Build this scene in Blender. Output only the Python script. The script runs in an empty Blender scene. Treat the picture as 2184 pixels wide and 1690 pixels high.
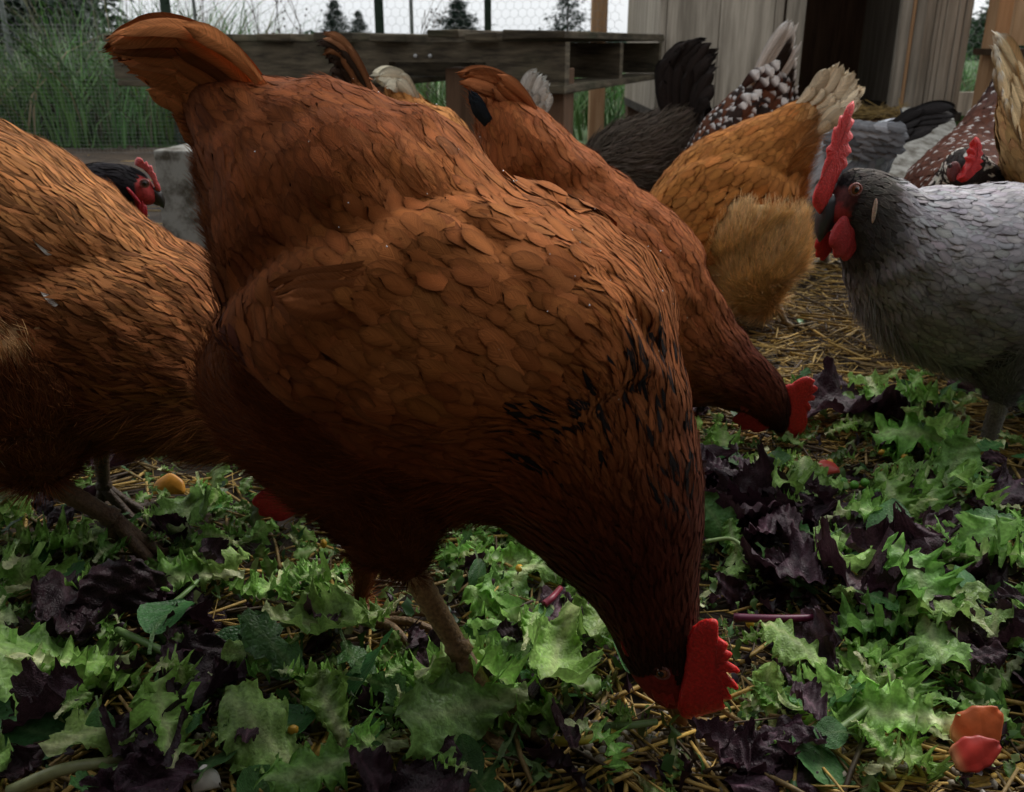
import bpy, bmesh, math, random
import numpy as np
from mathutils import Vector, Matrix
from mathutils.bvhtree import BVHTree

R = math.radians
rng = np.random.default_rng(11)
random.seed(5)
scene = bpy.context.scene
COL = scene.collection

# ------------------------------------------------------------------ camera
TH = R(20.8); FPX = 1970.0; CX, CY = 1092.0, 845.0; CAMZ = 0.42
cd = bpy.data.cameras.new('camera'); cam = bpy.data.objects.new('camera', cd); COL.objects.link(cam)
cam.location = (0, 0, CAMZ); cam.rotation_euler = (R(90) - TH, 0, 0)
cd.sensor_width = 36; cd.lens = 36 * FPX / 2184; cd.clip_start = .02; cd.clip_end = 2000
cd.dof.use_dof = True; cd.dof.focus_distance = 0.64; cd.dof.aperture_fstop = 17
scene.camera = cam

# ------------------------------------------------------------------ world, sun, exposure
SUN_EL, SUN_AZ = R(44), R(42)
w = bpy.data.worlds.new('World'); scene.world = w; w.use_nodes = True
nt = w.node_tree; nt.nodes.clear()
out = nt.nodes.new('ShaderNodeOutputWorld'); bg = nt.nodes.new('ShaderNodeBackground')
sky = nt.nodes.new('ShaderNodeTexSky'); sky.sky_type = 'NISHITA'; sky.sun_disc = False
sky.sun_elevation = SUN_EL; sky.sun_rotation = SUN_AZ; sky.dust_density = 3; sky.air_density = 1.0
hs = nt.nodes.new('ShaderNodeHueSaturation'); hs.inputs['Saturation'].default_value = .22
tc = nt.nodes.new('ShaderNodeTexCoord'); nz = nt.nodes.new('ShaderNodeTexNoise')
mp = nt.nodes.new('ShaderNodeMapping'); mp.inputs['Scale'].default_value = (1, 1, 3.5)
nz.inputs['Scale'].default_value = 2.2; nz.inputs['Detail'].default_value = 5
mr = nt.nodes.new('ShaderNodeMapRange'); mr.inputs['From Min'].default_value = .3; mr.inputs['From Max'].default_value = .7
mr.inputs['To Min'].default_value = .86; mr.inputs['To Max'].default_value = 1.08
mx = nt.nodes.new('ShaderNodeVectorMath'); mx.operation = 'SCALE'
mx2 = nt.nodes.new('ShaderNodeMix'); mx2.data_type = 'RGBA'; mx2.inputs[0].default_value = .72
mx2.inputs[7].default_value = (8.0, 8.35, 8.65, 1)      # even cloud layer
L = nt.links.new
L(sky.outputs[0], hs.inputs['Color']); L(hs.outputs[0], mx2.inputs[6]); L(mx2.outputs[2], mx.inputs[0])
L(tc.outputs['Generated'], mp.inputs[0]); L(mp.outputs[0], nz.inputs['Vector']); L(nz.outputs[0], mr.inputs[0])
sx = nt.nodes.new('ShaderNodeSeparateXYZ'); L(tc.outputs['Generated'], sx.inputs[0])      # overcast: zenith brighter than horizon
zr = nt.nodes.new('ShaderNodeMapRange'); zr.inputs[3].default_value = 1.0; zr.inputs[4].default_value = 1.15; L(sx.outputs[2], zr.inputs[0])
zm = nt.nodes.new('ShaderNodeMath'); zm.operation = 'MULTIPLY'; L(zr.outputs[0], zm.inputs[0]); L(mr.outputs[0], zm.inputs[1])
L(zm.outputs[0], mx.inputs['Scale']); L(mx.outputs[0], bg.inputs[0]); bg.inputs[1].default_value = .1
L(bg.outputs[0], out.inputs[0])
sd = bpy.data.lights.new('sun', 'SUN'); sd.energy = 1.5; sd.angle = R(30); sd.color = (1, .96, .9)
sun = bpy.data.objects.new('sun', sd); COL.objects.link(sun)
sdir = Vector((math.cos(SUN_EL) * math.sin(SUN_AZ), math.cos(SUN_EL) * math.cos(SUN_AZ), math.sin(SUN_EL)))
sun.rotation_euler = sdir.to_track_quat('Z', 'Y').to_euler(); sun.location = (0, 2, 6)
scene.view_settings.view_transform = 'Standard'; scene.view_settings.look = 'None'
scene.view_settings.exposure = 0.48; scene.view_settings.gamma = 1
scene.render.engine = 'CYCLES'; scene.cycles.use_denoising = True
scene.cycles.max_bounces = 6; scene.cycles.transparent_max_bounces = 8

# ------------------------------------------------------------------ helpers
FW = np.array([0, math.cos(TH), -math.sin(TH)]); UP = np.array([0, math.sin(TH), math.cos(TH)]); RT = np.array([1., 0, 0])
CAM = np.array([0, 0, CAMZ])
def ray(px, py): return FW + RT * ((px - CX) / FPX) - UP * ((py - CY) / FPX)
def ground(px, py, z=0.0):
    d = ray(px, py); t = (z - CAMZ) / d[2]; return CAM + d * t
def at(px, py, Y):
    d = ray(px, py); return CAM + d * (Y / d[1])
def proj(P):
    v = np.asarray(P) - CAM; d = v @ FW
    return CX + FPX * (v @ RT) / d, CY - FPX * (v @ UP) / d

def tag(o, label=None, cat=None, group=None, kind=None):
    if label: o['label'] = label
    if cat: o['category'] = cat
    if group: o['group'] = group
    if kind: o['kind'] = kind
    return o
def empty(name, loc, label, cat, group=None):
    o = bpy.data.objects.new(name, None); o.location = loc; COL.objects.link(o); o.empty_display_size = .05
    return tag(o, label, cat, group)
def link(name, me, parent=None, mats=()):
    o = bpy.data.objects.new(name, me); COL.objects.link(o)
    for m in mats:
        if m.name not in [x.name for x in me.materials if x]: me.materials.append(m)
    if parent:
        o.parent = parent; o.matrix_parent_inverse = Matrix.Translation(-Vector(parent.location))
    return o

class MB:
    """collects verts / faces / colours (numpy) into one mesh"""
    def __init__(s): s.v = []; s.f = []; s.c = []; s.u = []; s.m = []; s.n = 0
    def add(s, v, f, c=(.5, .5, .5), u=None, mat=0):
        v = np.asarray(v, float).reshape(-1, 3); k = len(v)
        c = np.broadcast_to(np.asarray(c, float), (k, 3)); u = np.zeros((k, 3)) if u is None else np.broadcast_to(u, (k, 3))
        s.v.append(v); s.c.append(c); s.u.append(u)
        s.f.append(np.asarray(f, np.int64) + s.n); s.m.append(np.full(len(f), mat, np.int32))
        s.n += k
    def polys(s, v, faces, c=(.5, .5, .5), u=None, mat=0):
        v = np.asarray(v, float).reshape(-1, 3); k = len(v)
        s.v.append(v); s.c.append(np.broadcast_to(np.asarray(c, float), (k, 3))); s.u.append(np.zeros((k, 3)) if u is None else np.broadcast_to(u, (k, 3)))
        s.f.append([[i + s.n for i in q] for q in faces]); s.m.append(np.full(len(faces), mat, np.int32)); s.n += k
    def mesh(s, name, smooth=True):
        me = bpy.data.meshes.new(name)
        V = np.concatenate(s.v); lo, ln = [], []
        for g in s.f:
            if isinstance(g, np.ndarray): lo.append(g.ravel()); ln.append(np.full(len(g), g.shape[1]))
            else: lo.append(np.array([i for q in g for i in q], np.int64)); ln.append(np.array([len(q) for q in g]))
        lo = np.concatenate(lo).astype(np.int32); ln = np.concatenate(ln).astype(np.int32); st = np.concatenate([[0], np.cumsum(ln)[:-1]]).astype(np.int32); F = ln
        me.vertices.add(len(V)); me.vertices.foreach_set('co', V.astype(np.float32).ravel())
        me.loops.add(len(lo)); me.loops.foreach_set('vertex_index', lo)
        me.polygons.add(len(F)); me.polygons.foreach_set('loop_start', st)
        me.polygons.foreach_set('material_index', np.concatenate(s.m))
        me.polygons.foreach_set('use_smooth', np.full(len(F), smooth))
        a = me.attributes.new('col', 'FLOAT_COLOR', 'POINT'); C = np.concatenate(s.c)
        a.data.foreach_set('color', np.c_[C, np.ones(len(C))].astype(np.float32).ravel())
        b = me.attributes.new('fuv', 'FLOAT_VECTOR', 'POINT'); b.data.foreach_set('vector', np.concatenate(s.u).astype(np.float32).ravel())
        me.update(calc_edges=True); me.validate(); return me
    def build(s, name, parent=None, mats=(), smooth=True): return link(name, s.mesh(name, smooth), parent, mats)
    def box(s, c, size, rot=None, col=(.5, .5, .5), mat=0, jit=0):
        h = np.array(size) / 2
        P = np.array([[x, y, z] for x in (-1, 1) for y in (-1, 1) for z in (-1, 1)]) * h
        if jit: P = P + rng.normal(0, jit, P.shape)
        if rot is not None: P = P @ np.asarray(rot).T
        s.polys(P + np.asarray(c), [[0, 1, 3, 2], [4, 6, 7, 5], [0, 4, 5, 1], [2, 3, 7, 6], [0, 2, 6, 4], [1, 5, 7, 3]], col, mat=mat)
    def tube(s, pts, rad, n=8, col=(.5, .5, .5), mat=0, cap=True):
        pts = np.asarray(pts, float); m = len(pts); rad = np.broadcast_to(np.asarray(rad, float), (m,))
        T = np.gradient(pts, axis=0); T /= np.linalg.norm(T, axis=1)[:, None] + 1e-9
        ref = np.array([0, 0, 1.]) if abs(T[0, 2]) < .9 else np.array([1., 0, 0])
        A = np.cross(T, ref); A /= np.linalg.norm(A, axis=1)[:, None] + 1e-9; B = np.cross(T, A)
        ph = np.linspace(0, 2 * np.pi, n, endpoint=False)
        V = pts[:, None] + rad[:, None, None] * (A[:, None] * np.cos(ph)[None, :, None] + B[:, None] * np.sin(ph)[None, :, None])
        F = [[i * n + j, i * n + (j + 1) % n, (i + 1) * n + (j + 1) % n, (i + 1) * n + j] for i in range(m - 1) for j in range(n)]
        if cap: F += [list(range(n))[::-1], [(m - 1) * n + j for j in range(n)]]
        col = np.asarray(col, float)
        if col.ndim == 2: col = np.repeat(col, n, axis=0)
        s.polys(V.reshape(-1, 3), F, col, mat=mat)
    def ellipsoid(s, c, axes, col=(.5, .5, .5), n=16, m=10, mat=0, bump=0):
        """axes: 3x3 rows"""
        th = np.linspace(0, np.pi, m); ph = np.linspace(0, 2 * np.pi, n, endpoint=False)
        D = np.stack([np.outer(np.sin(th), np.cos(ph)), np.outer(np.sin(th), np.sin(ph)), np.outer(np.cos(th), np.ones(n))], -1).reshape(-1, 3)
        k = 1 + bump * np.sin(D @ np.array([7, 3, 5.]) + 1) if bump else 1
        V = (D * (k[:, None] if bump else 1)) @ np.asarray(axes) + np.asarray(c)
        F = [[i * n + j, i * n + (j + 1) % n, (i + 1) * n + (j + 1) % n, (i + 1) * n + j] for i in range(m - 1) for j in range(n)]
        s.polys(V, F, col, mat=mat)

def catmull(P, n):
    P = np.asarray(P, float); m = len(P)
    E = np.vstack([2 * P[0] - P[1], P, 2 * P[-1] - P[-2]])
    t = np.linspace(0, m - 1 - 1e-9, n); i = t.astype(int); u = (t - i)[:, None]
    p0, p1, p2, p3 = E[i], E[i + 1], E[i + 2], E[i + 3]
    return .5 * ((2 * p1) + (p2 - p0) * u + (2 * p0 - 5 * p1 + 4 * p2 - p3) * u ** 2 + (3 * p1 - p0 - 3 * p2 + p3) * u ** 3)
def nrm(v): return v / (np.linalg.norm(v, axis=-1, keepdims=True) + 1e-12)
def sstep(a, b, x): t = np.clip((x - a) / (b - a), 0, 1); return t * t * (3 - 2 * t)

# ------------------------------------------------------------------ materials
def mat(name, rough=.6, spec=.3, sheen=0.):
    m = bpy.data.materials.new(name); m.use_nodes = True; t = m.node_tree
    b = t.nodes['Principled BSDF']; b.inputs['Roughness'].default_value = rough
    b.inputs['Specular IOR Level'].default_value = spec; b.inputs['Sheen Weight'].default_value = sheen
    return m, t, b
def N(t, typ, **kw):
    n = t.nodes.new(typ)
    for k, v in kw.items():
        if k in n.inputs: n.inputs[k].default_value = v
        else: setattr(n, k, v)
    return n
def attr(t, name): n = t.nodes.new('ShaderNodeAttribute'); n.attribute_name = name; return n
def mul_noise(t, colsock, vec, scale, lo, hi, detail=4, fmin=.3, fmax=.7):
    n = N(t, 'ShaderNodeTexNoise', Scale=scale, Detail=detail)
    if vec is not None: t.links.new(vec, n.inputs['Vector'])
    r = t.nodes.new('ShaderNodeMapRange'); r.inputs[1].default_value = fmin; r.inputs[2].default_value = fmax
    r.inputs[3].default_value = lo; r.inputs[4].default_value = hi; t.links.new(n.outputs[0], r.inputs[0])
    v = t.nodes.new('ShaderNodeVectorMath'); v.operation = 'SCALE'
    t.links.new(colsock, v.inputs[0]); t.links.new(r.outputs[0], v.inputs['Scale']); return v.outputs[0], n
def bump(t, b, sock, strength, dist=.002):
    n = t.nodes.new('ShaderNodeBump'); n.inputs['Strength'].default_value = strength; n.inputs['Distance'].default_value = dist
    t.links.new(sock, n.inputs['Height']); t.links.new(n.outputs[0], b.inputs['Normal'])

def feather_mat():
    m, t, b = mat('feather', .75, .05, .02)
    b.inputs['Sheen Roughness'].default_value = .5
    c = attr(t, 'col'); f = attr(t, 'fuv')
    sp = t.nodes.new('ShaderNodeSeparateXYZ'); t.links.new(f.outputs['Vector'], sp.inputs[0])
    ab = N(t, 'ShaderNodeMath', operation='ABSOLUTE'); t.links.new(sp.outputs[0], ab.inputs[0])
    ma = N(t, 'ShaderNodeMath', operation='MULTIPLY_ADD'); ma.inputs[1].default_value = -.55
    t.links.new(ab.outputs[0], ma.inputs[0]); t.links.new(sp.outputs[1], ma.inputs[2])
    cb = t.nodes.new('ShaderNodeCombineXYZ'); t.links.new(ma.outputs[0], cb.inputs[0]); t.links.new(sp.outputs[2], cb.inputs[1])
    sc = t.nodes.new('ShaderNodeVectorMath'); sc.operation = 'MULTIPLY'; sc.inputs[1].default_value = (22, 40, 1)
    t.links.new(cb.outputs[0], sc.inputs[0])
    col, n = mul_noise(t, c.outputs['Color'], sc.outputs[0], 1.0, .72, 1.25, 3)
    t.links.new(col, b.inputs['Base Color']); bump(t, b, n.outputs[0], .35, .0008)
    return m
def vcol_mat(name, rough=.6, spec=.3, scale=60, lo=.75, hi=1.2, bs=.3, bd=.001, sheen=0, sss=0):
    m, t, b = mat(name, rough, spec, sheen)
    c = attr(t, 'col'); tcn = t.nodes.new('ShaderNodeTexCoord')
    col, n = mul_noise(t, c.outputs['Color'], tcn.outputs['Object'], scale, lo, hi, 5)
    t.links.new(col, b.inputs['Base Color'])
    if bs: bump(t, b, n.outputs[0], bs, bd)
    if sss:
        b.inputs['Subsurface Weight'].default_value = sss; b.inputs['Subsurface Radius'].default_value = (.004, .0012, .0008); b.inputs['Subsurface Scale'].default_value = 1
    return m
def leaf_mat(name, trans=.25, rough=.42, scale=28):
    m, t, b = mat(name, rough, .35)
    c = attr(t, 'col'); tcn = t.nodes.new('ShaderNodeTexCoord'); oi = t.nodes.new('ShaderNodeObjectInfo')
    col, n = mul_noise(t, c.outputs['Color'], tcn.outputs['Object'], scale, .7, 1.28, 6)
    h = t.nodes.new('ShaderNodeHueSaturation'); t.links.new(col, h.inputs['Color'])
    r1 = t.nodes.new('ShaderNodeMapRange'); r1.inputs[3].default_value = .485; r1.inputs[4].default_value = .515; t.links.new(oi.outputs['Random'], r1.inputs[0])
    m7 = N(t, 'ShaderNodeMath', operation='MULTIPLY'); m7.inputs[1].default_value = 7.31; t.links.new(oi.outputs['Random'], m7.inputs[0])
    fr = N(t, 'ShaderNodeMath', operation='FRACT'); t.links.new(m7.outputs[0], fr.inputs[0])
    r2 = t.nodes.new('ShaderNodeMapRange'); r2.inputs[3].default_value = .65; r2.inputs[4].default_value = 1.3; t.links.new(fr.outputs[0], r2.inputs[0])
    t.links.new(r1.outputs[0], h.inputs['Hue']); t.links.new(r2.outputs[0], h.inputs['Value'])
    t.links.new(h.outputs[0], b.inputs['Base Color'])
    v = N(t, 'ShaderNodeTexVoronoi', Scale=scale * .9, feature='DISTANCE_TO_EDGE'); t.links.new(tcn.outputs['Object'], v.inputs['Vector'])
    bump(t, b, v.outputs[0], .35, .003)
    tr = t.nodes.new('ShaderNodeBsdfTranslucent'); t.links.new(h.outputs[0], tr.inputs[0])
    ms = t.nodes.new('ShaderNodeMixShader'); ms.inputs[0].default_value = trans
    o = t.nodes['Material Output']
    t.links.new(b.outputs[0], ms.inputs[1]); t.links.new(tr.outputs[0], ms.inputs[2]); t.links.new(ms.outputs[0], o.inputs[0])
    return m
def wood_mat(name, ca, cb_, green=0., scale=(60, 60, 4), rough=.8):
    m, t, b = mat(name, rough, .2)
    tcn = t.nodes.new('ShaderNodeTexCoord'); c = attr(t, 'col')
    mpn = N(t, 'ShaderNodeMapping'); mpn.inputs['Scale'].default_value = scale; t.links.new(tcn.outputs['Object'], mpn.inputs[0])
    n1 = N(t, 'ShaderNodeTexNoise', Scale=1.0, Detail=6, Roughness=.65); t.links.new(mpn.outputs[0], n1.inputs['Vector'])
    cr = t.nodes.new('ShaderNodeValToRGB'); cr.color_ramp.elements[0].color = (*ca, 1); cr.color_ramp.elements[1].color = (*cb_, 1)
    cr.color_ramp.elements[0].position = .38; cr.color_ramp.elements[1].position = .64
    t.links.new(n1.outputs[0], cr.inputs[0])
    n2 = N(t, 'ShaderNodeTexNoise', Scale=5.0, Detail=5); t.links.new(tcn.outputs['Object'], n2.inputs['Vector'])
    r = t.nodes.new('ShaderNodeMapRange'); r.inputs[1].default_value = .5; r.inputs[2].default_value = .7; r.inputs[4].default_value = green
    t.links.new(n2.outputs[0], r.inputs[0])
    mxx = t.nodes.new('ShaderNodeMix'); mxx.data_type = 'RGBA'; mxx.inputs[7].default_value = (.03, .045, .015, 1)
    t.links.new(r.outputs[0], mxx.inputs[0]); t.links.new(cr.outputs[0], mxx.inputs[6])
    vm = t.nodes.new('ShaderNodeVectorMath'); vm.operation = 'MULTIPLY'; t.links.new(mxx.outputs[2], vm.inputs[0]); t.links.new(c.outputs['Color'], vm.inputs[1])
    t.links.new(vm.outputs[0], b.inputs['Base Color']); bump(t, b, n1.outputs[0], .5, .004)
    return m

M_FEATHER = feather_mat()
M_SKIN = vcol_mat('hen_skin', .7, .2, 300, .7, 1.3, .3, .001)
M_COMB = vcol_mat('comb_flesh', .42, .4, 520, .74, 1.18, .55, .0016, sss=.35)
M_BEAK = vcol_mat('beak_horn', .35, .5, 200, .8, 1.15, .1, .0005)
M_EYE = vcol_mat('eye_wet', .06, .6, 200, .9, 1.1, 0)
M_LEG = vcol_mat('leg_scales', .55, .35, 420, .5, 1.3, .8, .0015)
M_LEAF = leaf_mat('green_leaf', .36)
M_RED = leaf_mat('red_leaf', .16, .52, 34)
M_BIT = vcol_mat('scrap', .4, .4, 120, .8, 1.2, .2, .0006)
M_STRAW = vcol_mat('straw', .55, .3, 220, .6, 1.25, .3, .0006)
M_STONE = vcol_mat('stone', .55, .4, 150, .7, 1.2, .3, .001)
M_GRASSB = vcol_mat('grass_blade', .5, .3, 8, .7, 1.25, 0)
M_WIRE = vcol_mat('wire', .4, .5, 30, .8, 1.2, 0)

# ------------------------------------------------------------------ hen builder
class Hen:
    def __init__(s, o, yaw, shrink=.94):
        s.o = np.array([o[0], o[1], 0.]); s.h = np.array([math.cos(R(yaw)), math.sin(R(yaw)), 0])
        n = np.array([-s.h[1], s.h[0], 0]); s.n = n if n[1] > 0 else -n
        s.shrink = shrink; s.rings = []      # (verts, s, phi, flow, region)
    def pt(s, px, py, off=0.0):
        d = ray(px, py); t = ((s.o + s.n * off - CAM) @ s.n) / (d @ s.n); return CAM + d * t
    def pxm(s, px, py): return np.linalg.norm(s.pt(px + 10, py) - s.pt(px, py)) / 10
    def body(s, st, n=64, k=36):
        T = np.array([s.pt(a[0], a[1]) for a in st]); B = np.array([s.pt(a[2], a[3]) for a in st]); W = np.array([[a[4]] for a in st])
        D = catmull(np.c_[T, B, W], n)
        T, B, W = D[:, :3], D[:, 3:6], np.maximum(D[:, 6], .004)
        c = (T + B) / 2; v = (T - B) / 2 * s.shrink
        s.loft(c, v, s.n[None] * W[:, None], np.linspace(0, 1, n), 0, k)
        s.spine = c
        return s
    def blobs(s, sec, n=24, k=20, region=1):
        """sec: (px, py, radius_m, off)"""
        C = np.array([s.pt(a[0], a[1], a[3]) for a in sec]); r = np.array([[a[2]] for a in sec])
        D = catmull(np.c_[C, r], n); c = D[:, :3]; r = np.maximum(D[:, 3], .003)
        T = nrm(np.gradient(c, axis=0)); sd = nrm(np.cross(T, np.cross(s.n, T))); v = nrm(np.cross(sd, T))
        s.loft(c, v * r[:, None], sd * r[:, None], np.linspace(1, 0, n), region, k)
        return s
    def free(s, sec, n=48, k=30):
        """sec: (px, py, Y, rv_m, rw_m) stations anywhere in space, tail to head"""
        C = np.array([at(a[0], a[1], a[2]) for a in sec]); D = catmull(np.c_[C, np.array([[a[3], a[4]] for a in sec])], n)
        c = D[:, :3]; T = nrm(np.gradient(c, axis=0)); sd = nrm(np.cross(T, np.array([.02, .0, 1.]))); v = nrm(np.cross(sd, T))
        s.loft(c, v * np.maximum(D[:, 3:4], .004), sd * np.maximum(D[:, 4:5], .004), np.linspace(0, 1, n), 0, k); s.spine = c
        return s
    def loft(s, c, v, sd, sp, region, k):
        ph = np.linspace(0, 2 * np.pi, k, endpoint=False)
        V = c[:, None] + v[:, None] * np.cos(ph)[None, :, None] + sd[:, None] * np.sin(ph)[None, :, None]
        fl = -np.gradient(V, axis=0)
        s.rings.append((V, np.repeat(sp[:, None], k, 1), np.repeat(ph[None], len(c), 0), nrm(fl), region))
    def surface(s, voxel=.005, smooth=8, lump=.0022):
        bm = bmesh.new()
        for V, *_ in s.rings:
            n, k, _ = V.shape
            bv = [[bm.verts.new(V[i, j]) for j in range(k)] for i in range(n)]
            for i in range(n - 1):
                for j in range(k): bm.faces.new((bv[i][j], bv[i][(j + 1) % k], bv[i + 1][(j + 1) % k], bv[i + 1][j]))
            bm.faces.new(bv[0][::-1]); bm.faces.new(bv[-1])
        bmesh.ops.recalc_face_normals(bm, faces=bm.faces)
        me = bpy.data.meshes.new('tmp'); bm.to_mesh(me); bm.free()
        o = bpy.data.objects.new('tmp', me); COL.objects.link(o)
        r = o.modifiers.new('r', 'REMESH'); r.mode = 'VOXEL'; r.voxel_size = voxel
        sm = o.modifiers.new('s', 'SMOOTH'); sm.iterations = smooth; sm.factor = .5
        dg = bpy.context.evaluated_depsgraph_get(); dg.update()
        m2 = bpy.data.meshes.new_from_object(o.evaluated_get(dg))
        bpy.data.objects.remove(o); bpy.data.meshes.remove(me)
        m2.calc_loop_triangles(); nv = len(m2.vertices)
        s.V = np.empty(nv * 3, np.float32); m2.vertices.foreach_get('co', s.V); s.V = s.V.reshape(-1, 3).astype(float)
        s.VN = np.empty(nv * 3, np.float32); m2.vertices.foreach_get('normal', s.VN); s.VN = s.VN.reshape(-1, 3).astype(float)
        s.T = np.empty(len(m2.loop_triangles) * 3, np.int32); m2.loop_triangles.foreach_get('vertices', s.T); s.T = s.T.reshape(-1, 3)
        s.F = [list(p.vertices) for p in m2.polygons]
        bpy.data.meshes.remove(m2)
        RV = np.concatenate([r[0].reshape(-1, 3) for r in s.rings]); RS = np.concatenate([r[1].ravel() for r in s.rings])
        RP = np.concatenate([r[2].ravel() for r in s.rings]); RF = np.concatenate([r[3].reshape(-1, 3) for r in s.rings])
        RR = np.concatenate([np.full(r[1].size, r[4]) for r in s.rings])
        idx = np.empty(nv, int); r2 = (RV ** 2).sum(1)
        for i in range(0, nv, 1500): idx[i:i + 1500] = np.argmin(r2[None] - 2 * s.V[i:i + 1500] @ RV.T, axis=1)
        s.vs, s.vp, s.vr = RS[idx], RP[idx], RR[idx]
        f = RF[idx]
        E = np.concatenate([s.T[:, [0, 1]], s.T[:, [1, 2]], s.T[:, [2, 0]]])
        for _ in range(12):                    # relax flow along the surface
            a = np.zeros_like(f); np.add.at(a, E[:, 0], f[E[:, 1]]); np.add.at(a, E[:, 1], f[E[:, 0]])
            f = nrm(a + f * 2)
        s.vf = nrm(f - s.VN * (f * s.VN).sum(1)[:, None])
        k = s.V * np.array([95, 120, 105.]); amp = lump * sstep(.85, .6, s.vs) * (.4 + .6 * sstep(.02, .2, s.vs))
        s.V = s.V + s.VN * (amp * (np.sin(k[:, 0] + 1.3 * np.sin(k[:, 2] * .7)) * np.sin(k[:, 2] * .8 + np.sin(k[:, 1])) + .5 * np.sin(k[:, 0] * 2.1 + 2) * np.sin(k[:, 2] * 1.9 + k[:, 0] * .6)))[:, None]
        s.bvh = BVHTree.FromPolygons([Vector(v) for v in s.V], s.T.tolist())
        return s
    def bulge(s, polys, h=.011, fall=.03):
        """raise feather masses (folded wing, saddle) so that creases run between them"""
        u = (s.V - s.o) @ s.h; z = s.V[:, 2]; disp = np.zeros(len(u)); lat = np.abs(s.VN @ s.n)
        for pts in polys:
            P = np.array([s.pt(*p) for p in pts]); U = (P - s.o) @ s.h; Z = P[:, 2]; ins = np.zeros(len(u), bool); d = np.full(len(u), 9.); j = len(U) - 1
            for i in range(len(U)):
                ins ^= ((Z[i] > z) != (Z[j] > z)) & (u < (U[j] - U[i]) * (z - Z[i]) / (Z[j] - Z[i] + 1e-12) + U[i])
                ex, ez = U[j] - U[i], Z[j] - Z[i]; t = np.clip(((u - U[i]) * ex + (z - Z[i]) * ez) / (ex * ex + ez * ez + 1e-12), 0, 1)
                d = np.minimum(d, np.hypot(u - U[i] - t * ex, z - Z[i] - t * ez)); j = i
            k = np.where(ins, np.clip(d / fall, 0, 1), 0); disp = np.maximum(disp, h * (1 - (1 - k) ** 2.2))
        s.V = s.V + s.VN * (disp * sstep(.1, .6, lat))[:, None]
        n = np.zeros_like(s.V); a, b, c = s.V[s.T[:, 0]], s.V[s.T[:, 1]], s.V[s.T[:, 2]]; fn = np.cross(b - a, c - a)
        for i in range(3): np.add.at(n, s.T[:, i], fn)
        s.VN = nrm(n); s.vf = nrm(s.vf - s.VN * (s.vf * s.VN).sum(1)[:, None]); s.bvh = BVHTree.FromPolygons([Vector(v) for v in s.V], s.T.tolist()); return s
    def hit(s, px, py, h=.004):
        d = nrm(ray(px, py)); r = s.bvh.ray_cast(Vector(CAM), Vector(d)); return np.array(r[0]) + np.array(r[1]) * h if r[0] else s.pt(px, py)
    def sample(s, n):
        a, b, c = s.V[s.T[:, 0]], s.V[s.T[:, 1]], s.V[s.T[:, 2]]
        A = np.linalg.norm(np.cross(b - a, c - a), axis=1); i = rng.choice(len(A), n, p=A / A.sum())
        u = rng.random((n, 2)); fl = u.sum(1) > 1; u[fl] = 1 - u[fl]; w = np.c_[1 - u.sum(1), u]
        t = s.T[i]; g = lambda X: (X[t] * (w[..., None] if X.ndim > 1 else w)).sum(1)
        q = {'p': g(s.V), 'n': nrm(g(s.VN)), 'f': g(s.vf), 's': g(s.vs), 'phi': s.vp[t[:, 0]], 'r': s.vr[t[:, 0]], 't': t}
        q['f'] = nrm(q['f'] - q['n'] * (q['f'] * q['n']).sum(1)[:, None])
        q['px'], q['py'] = proj(q['p']); q['u'] = (q['p'] - s.o) @ s.h; q['z'] = q['p'][:, 2]
        q['near'] = ((q['p'] - s.o) @ s.n) < 0
        return q
    def poly_mask(s, q, pts, soft=0):
        """inside a polygon drawn on the body's side plane"""
        P = np.array([s.pt(*p) for p in pts]); U = (P - s.o) @ s.h; Z = P[:, 2]
        sx = np.array([s.o + s.n * 0]); x, z = q['u'], q['z']; ins = np.zeros(len(x), bool); j = len(U) - 1
        for i in range(len(U)):
            c = ((Z[i] > z) != (Z[j] > z)) & (x < (U[j] - U[i]) * (z - Z[i]) / (Z[j] - Z[i] + 1e-12) + U[i]); ins ^= c; j = i
        return ins
def pick(q, rad):
    """Poisson thinning with radius per candidate"""
    p = q['p']; cell = float(rad.max()); grid = {}; keep = []
    key = np.floor(p / cell).astype(int)
    for i in range(len(p)):
        k = tuple(key[i]); r2 = rad[i] ** 2; ok = True
        for dx in (-1, 0, 1):
            for dy in (-1, 0, 1):
                for dz in (-1, 0, 1):
                    for j in grid.get((k[0] + dx, k[1] + dy, k[2] + dz), ()):
                        d = p[i] - p[j]
                        if d[0] * d[0] + d[1] * d[1] + d[2] * d[2] < r2: ok = False; break
                    if not ok: break
                if not ok: break
            if not ok: break
        if ok: keep.append(i); grid.setdefault(k, []).append(i)
    return np.array(keep, int)
def sub(q, i): return {k: v[i] for k, v in q.items()}

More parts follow.
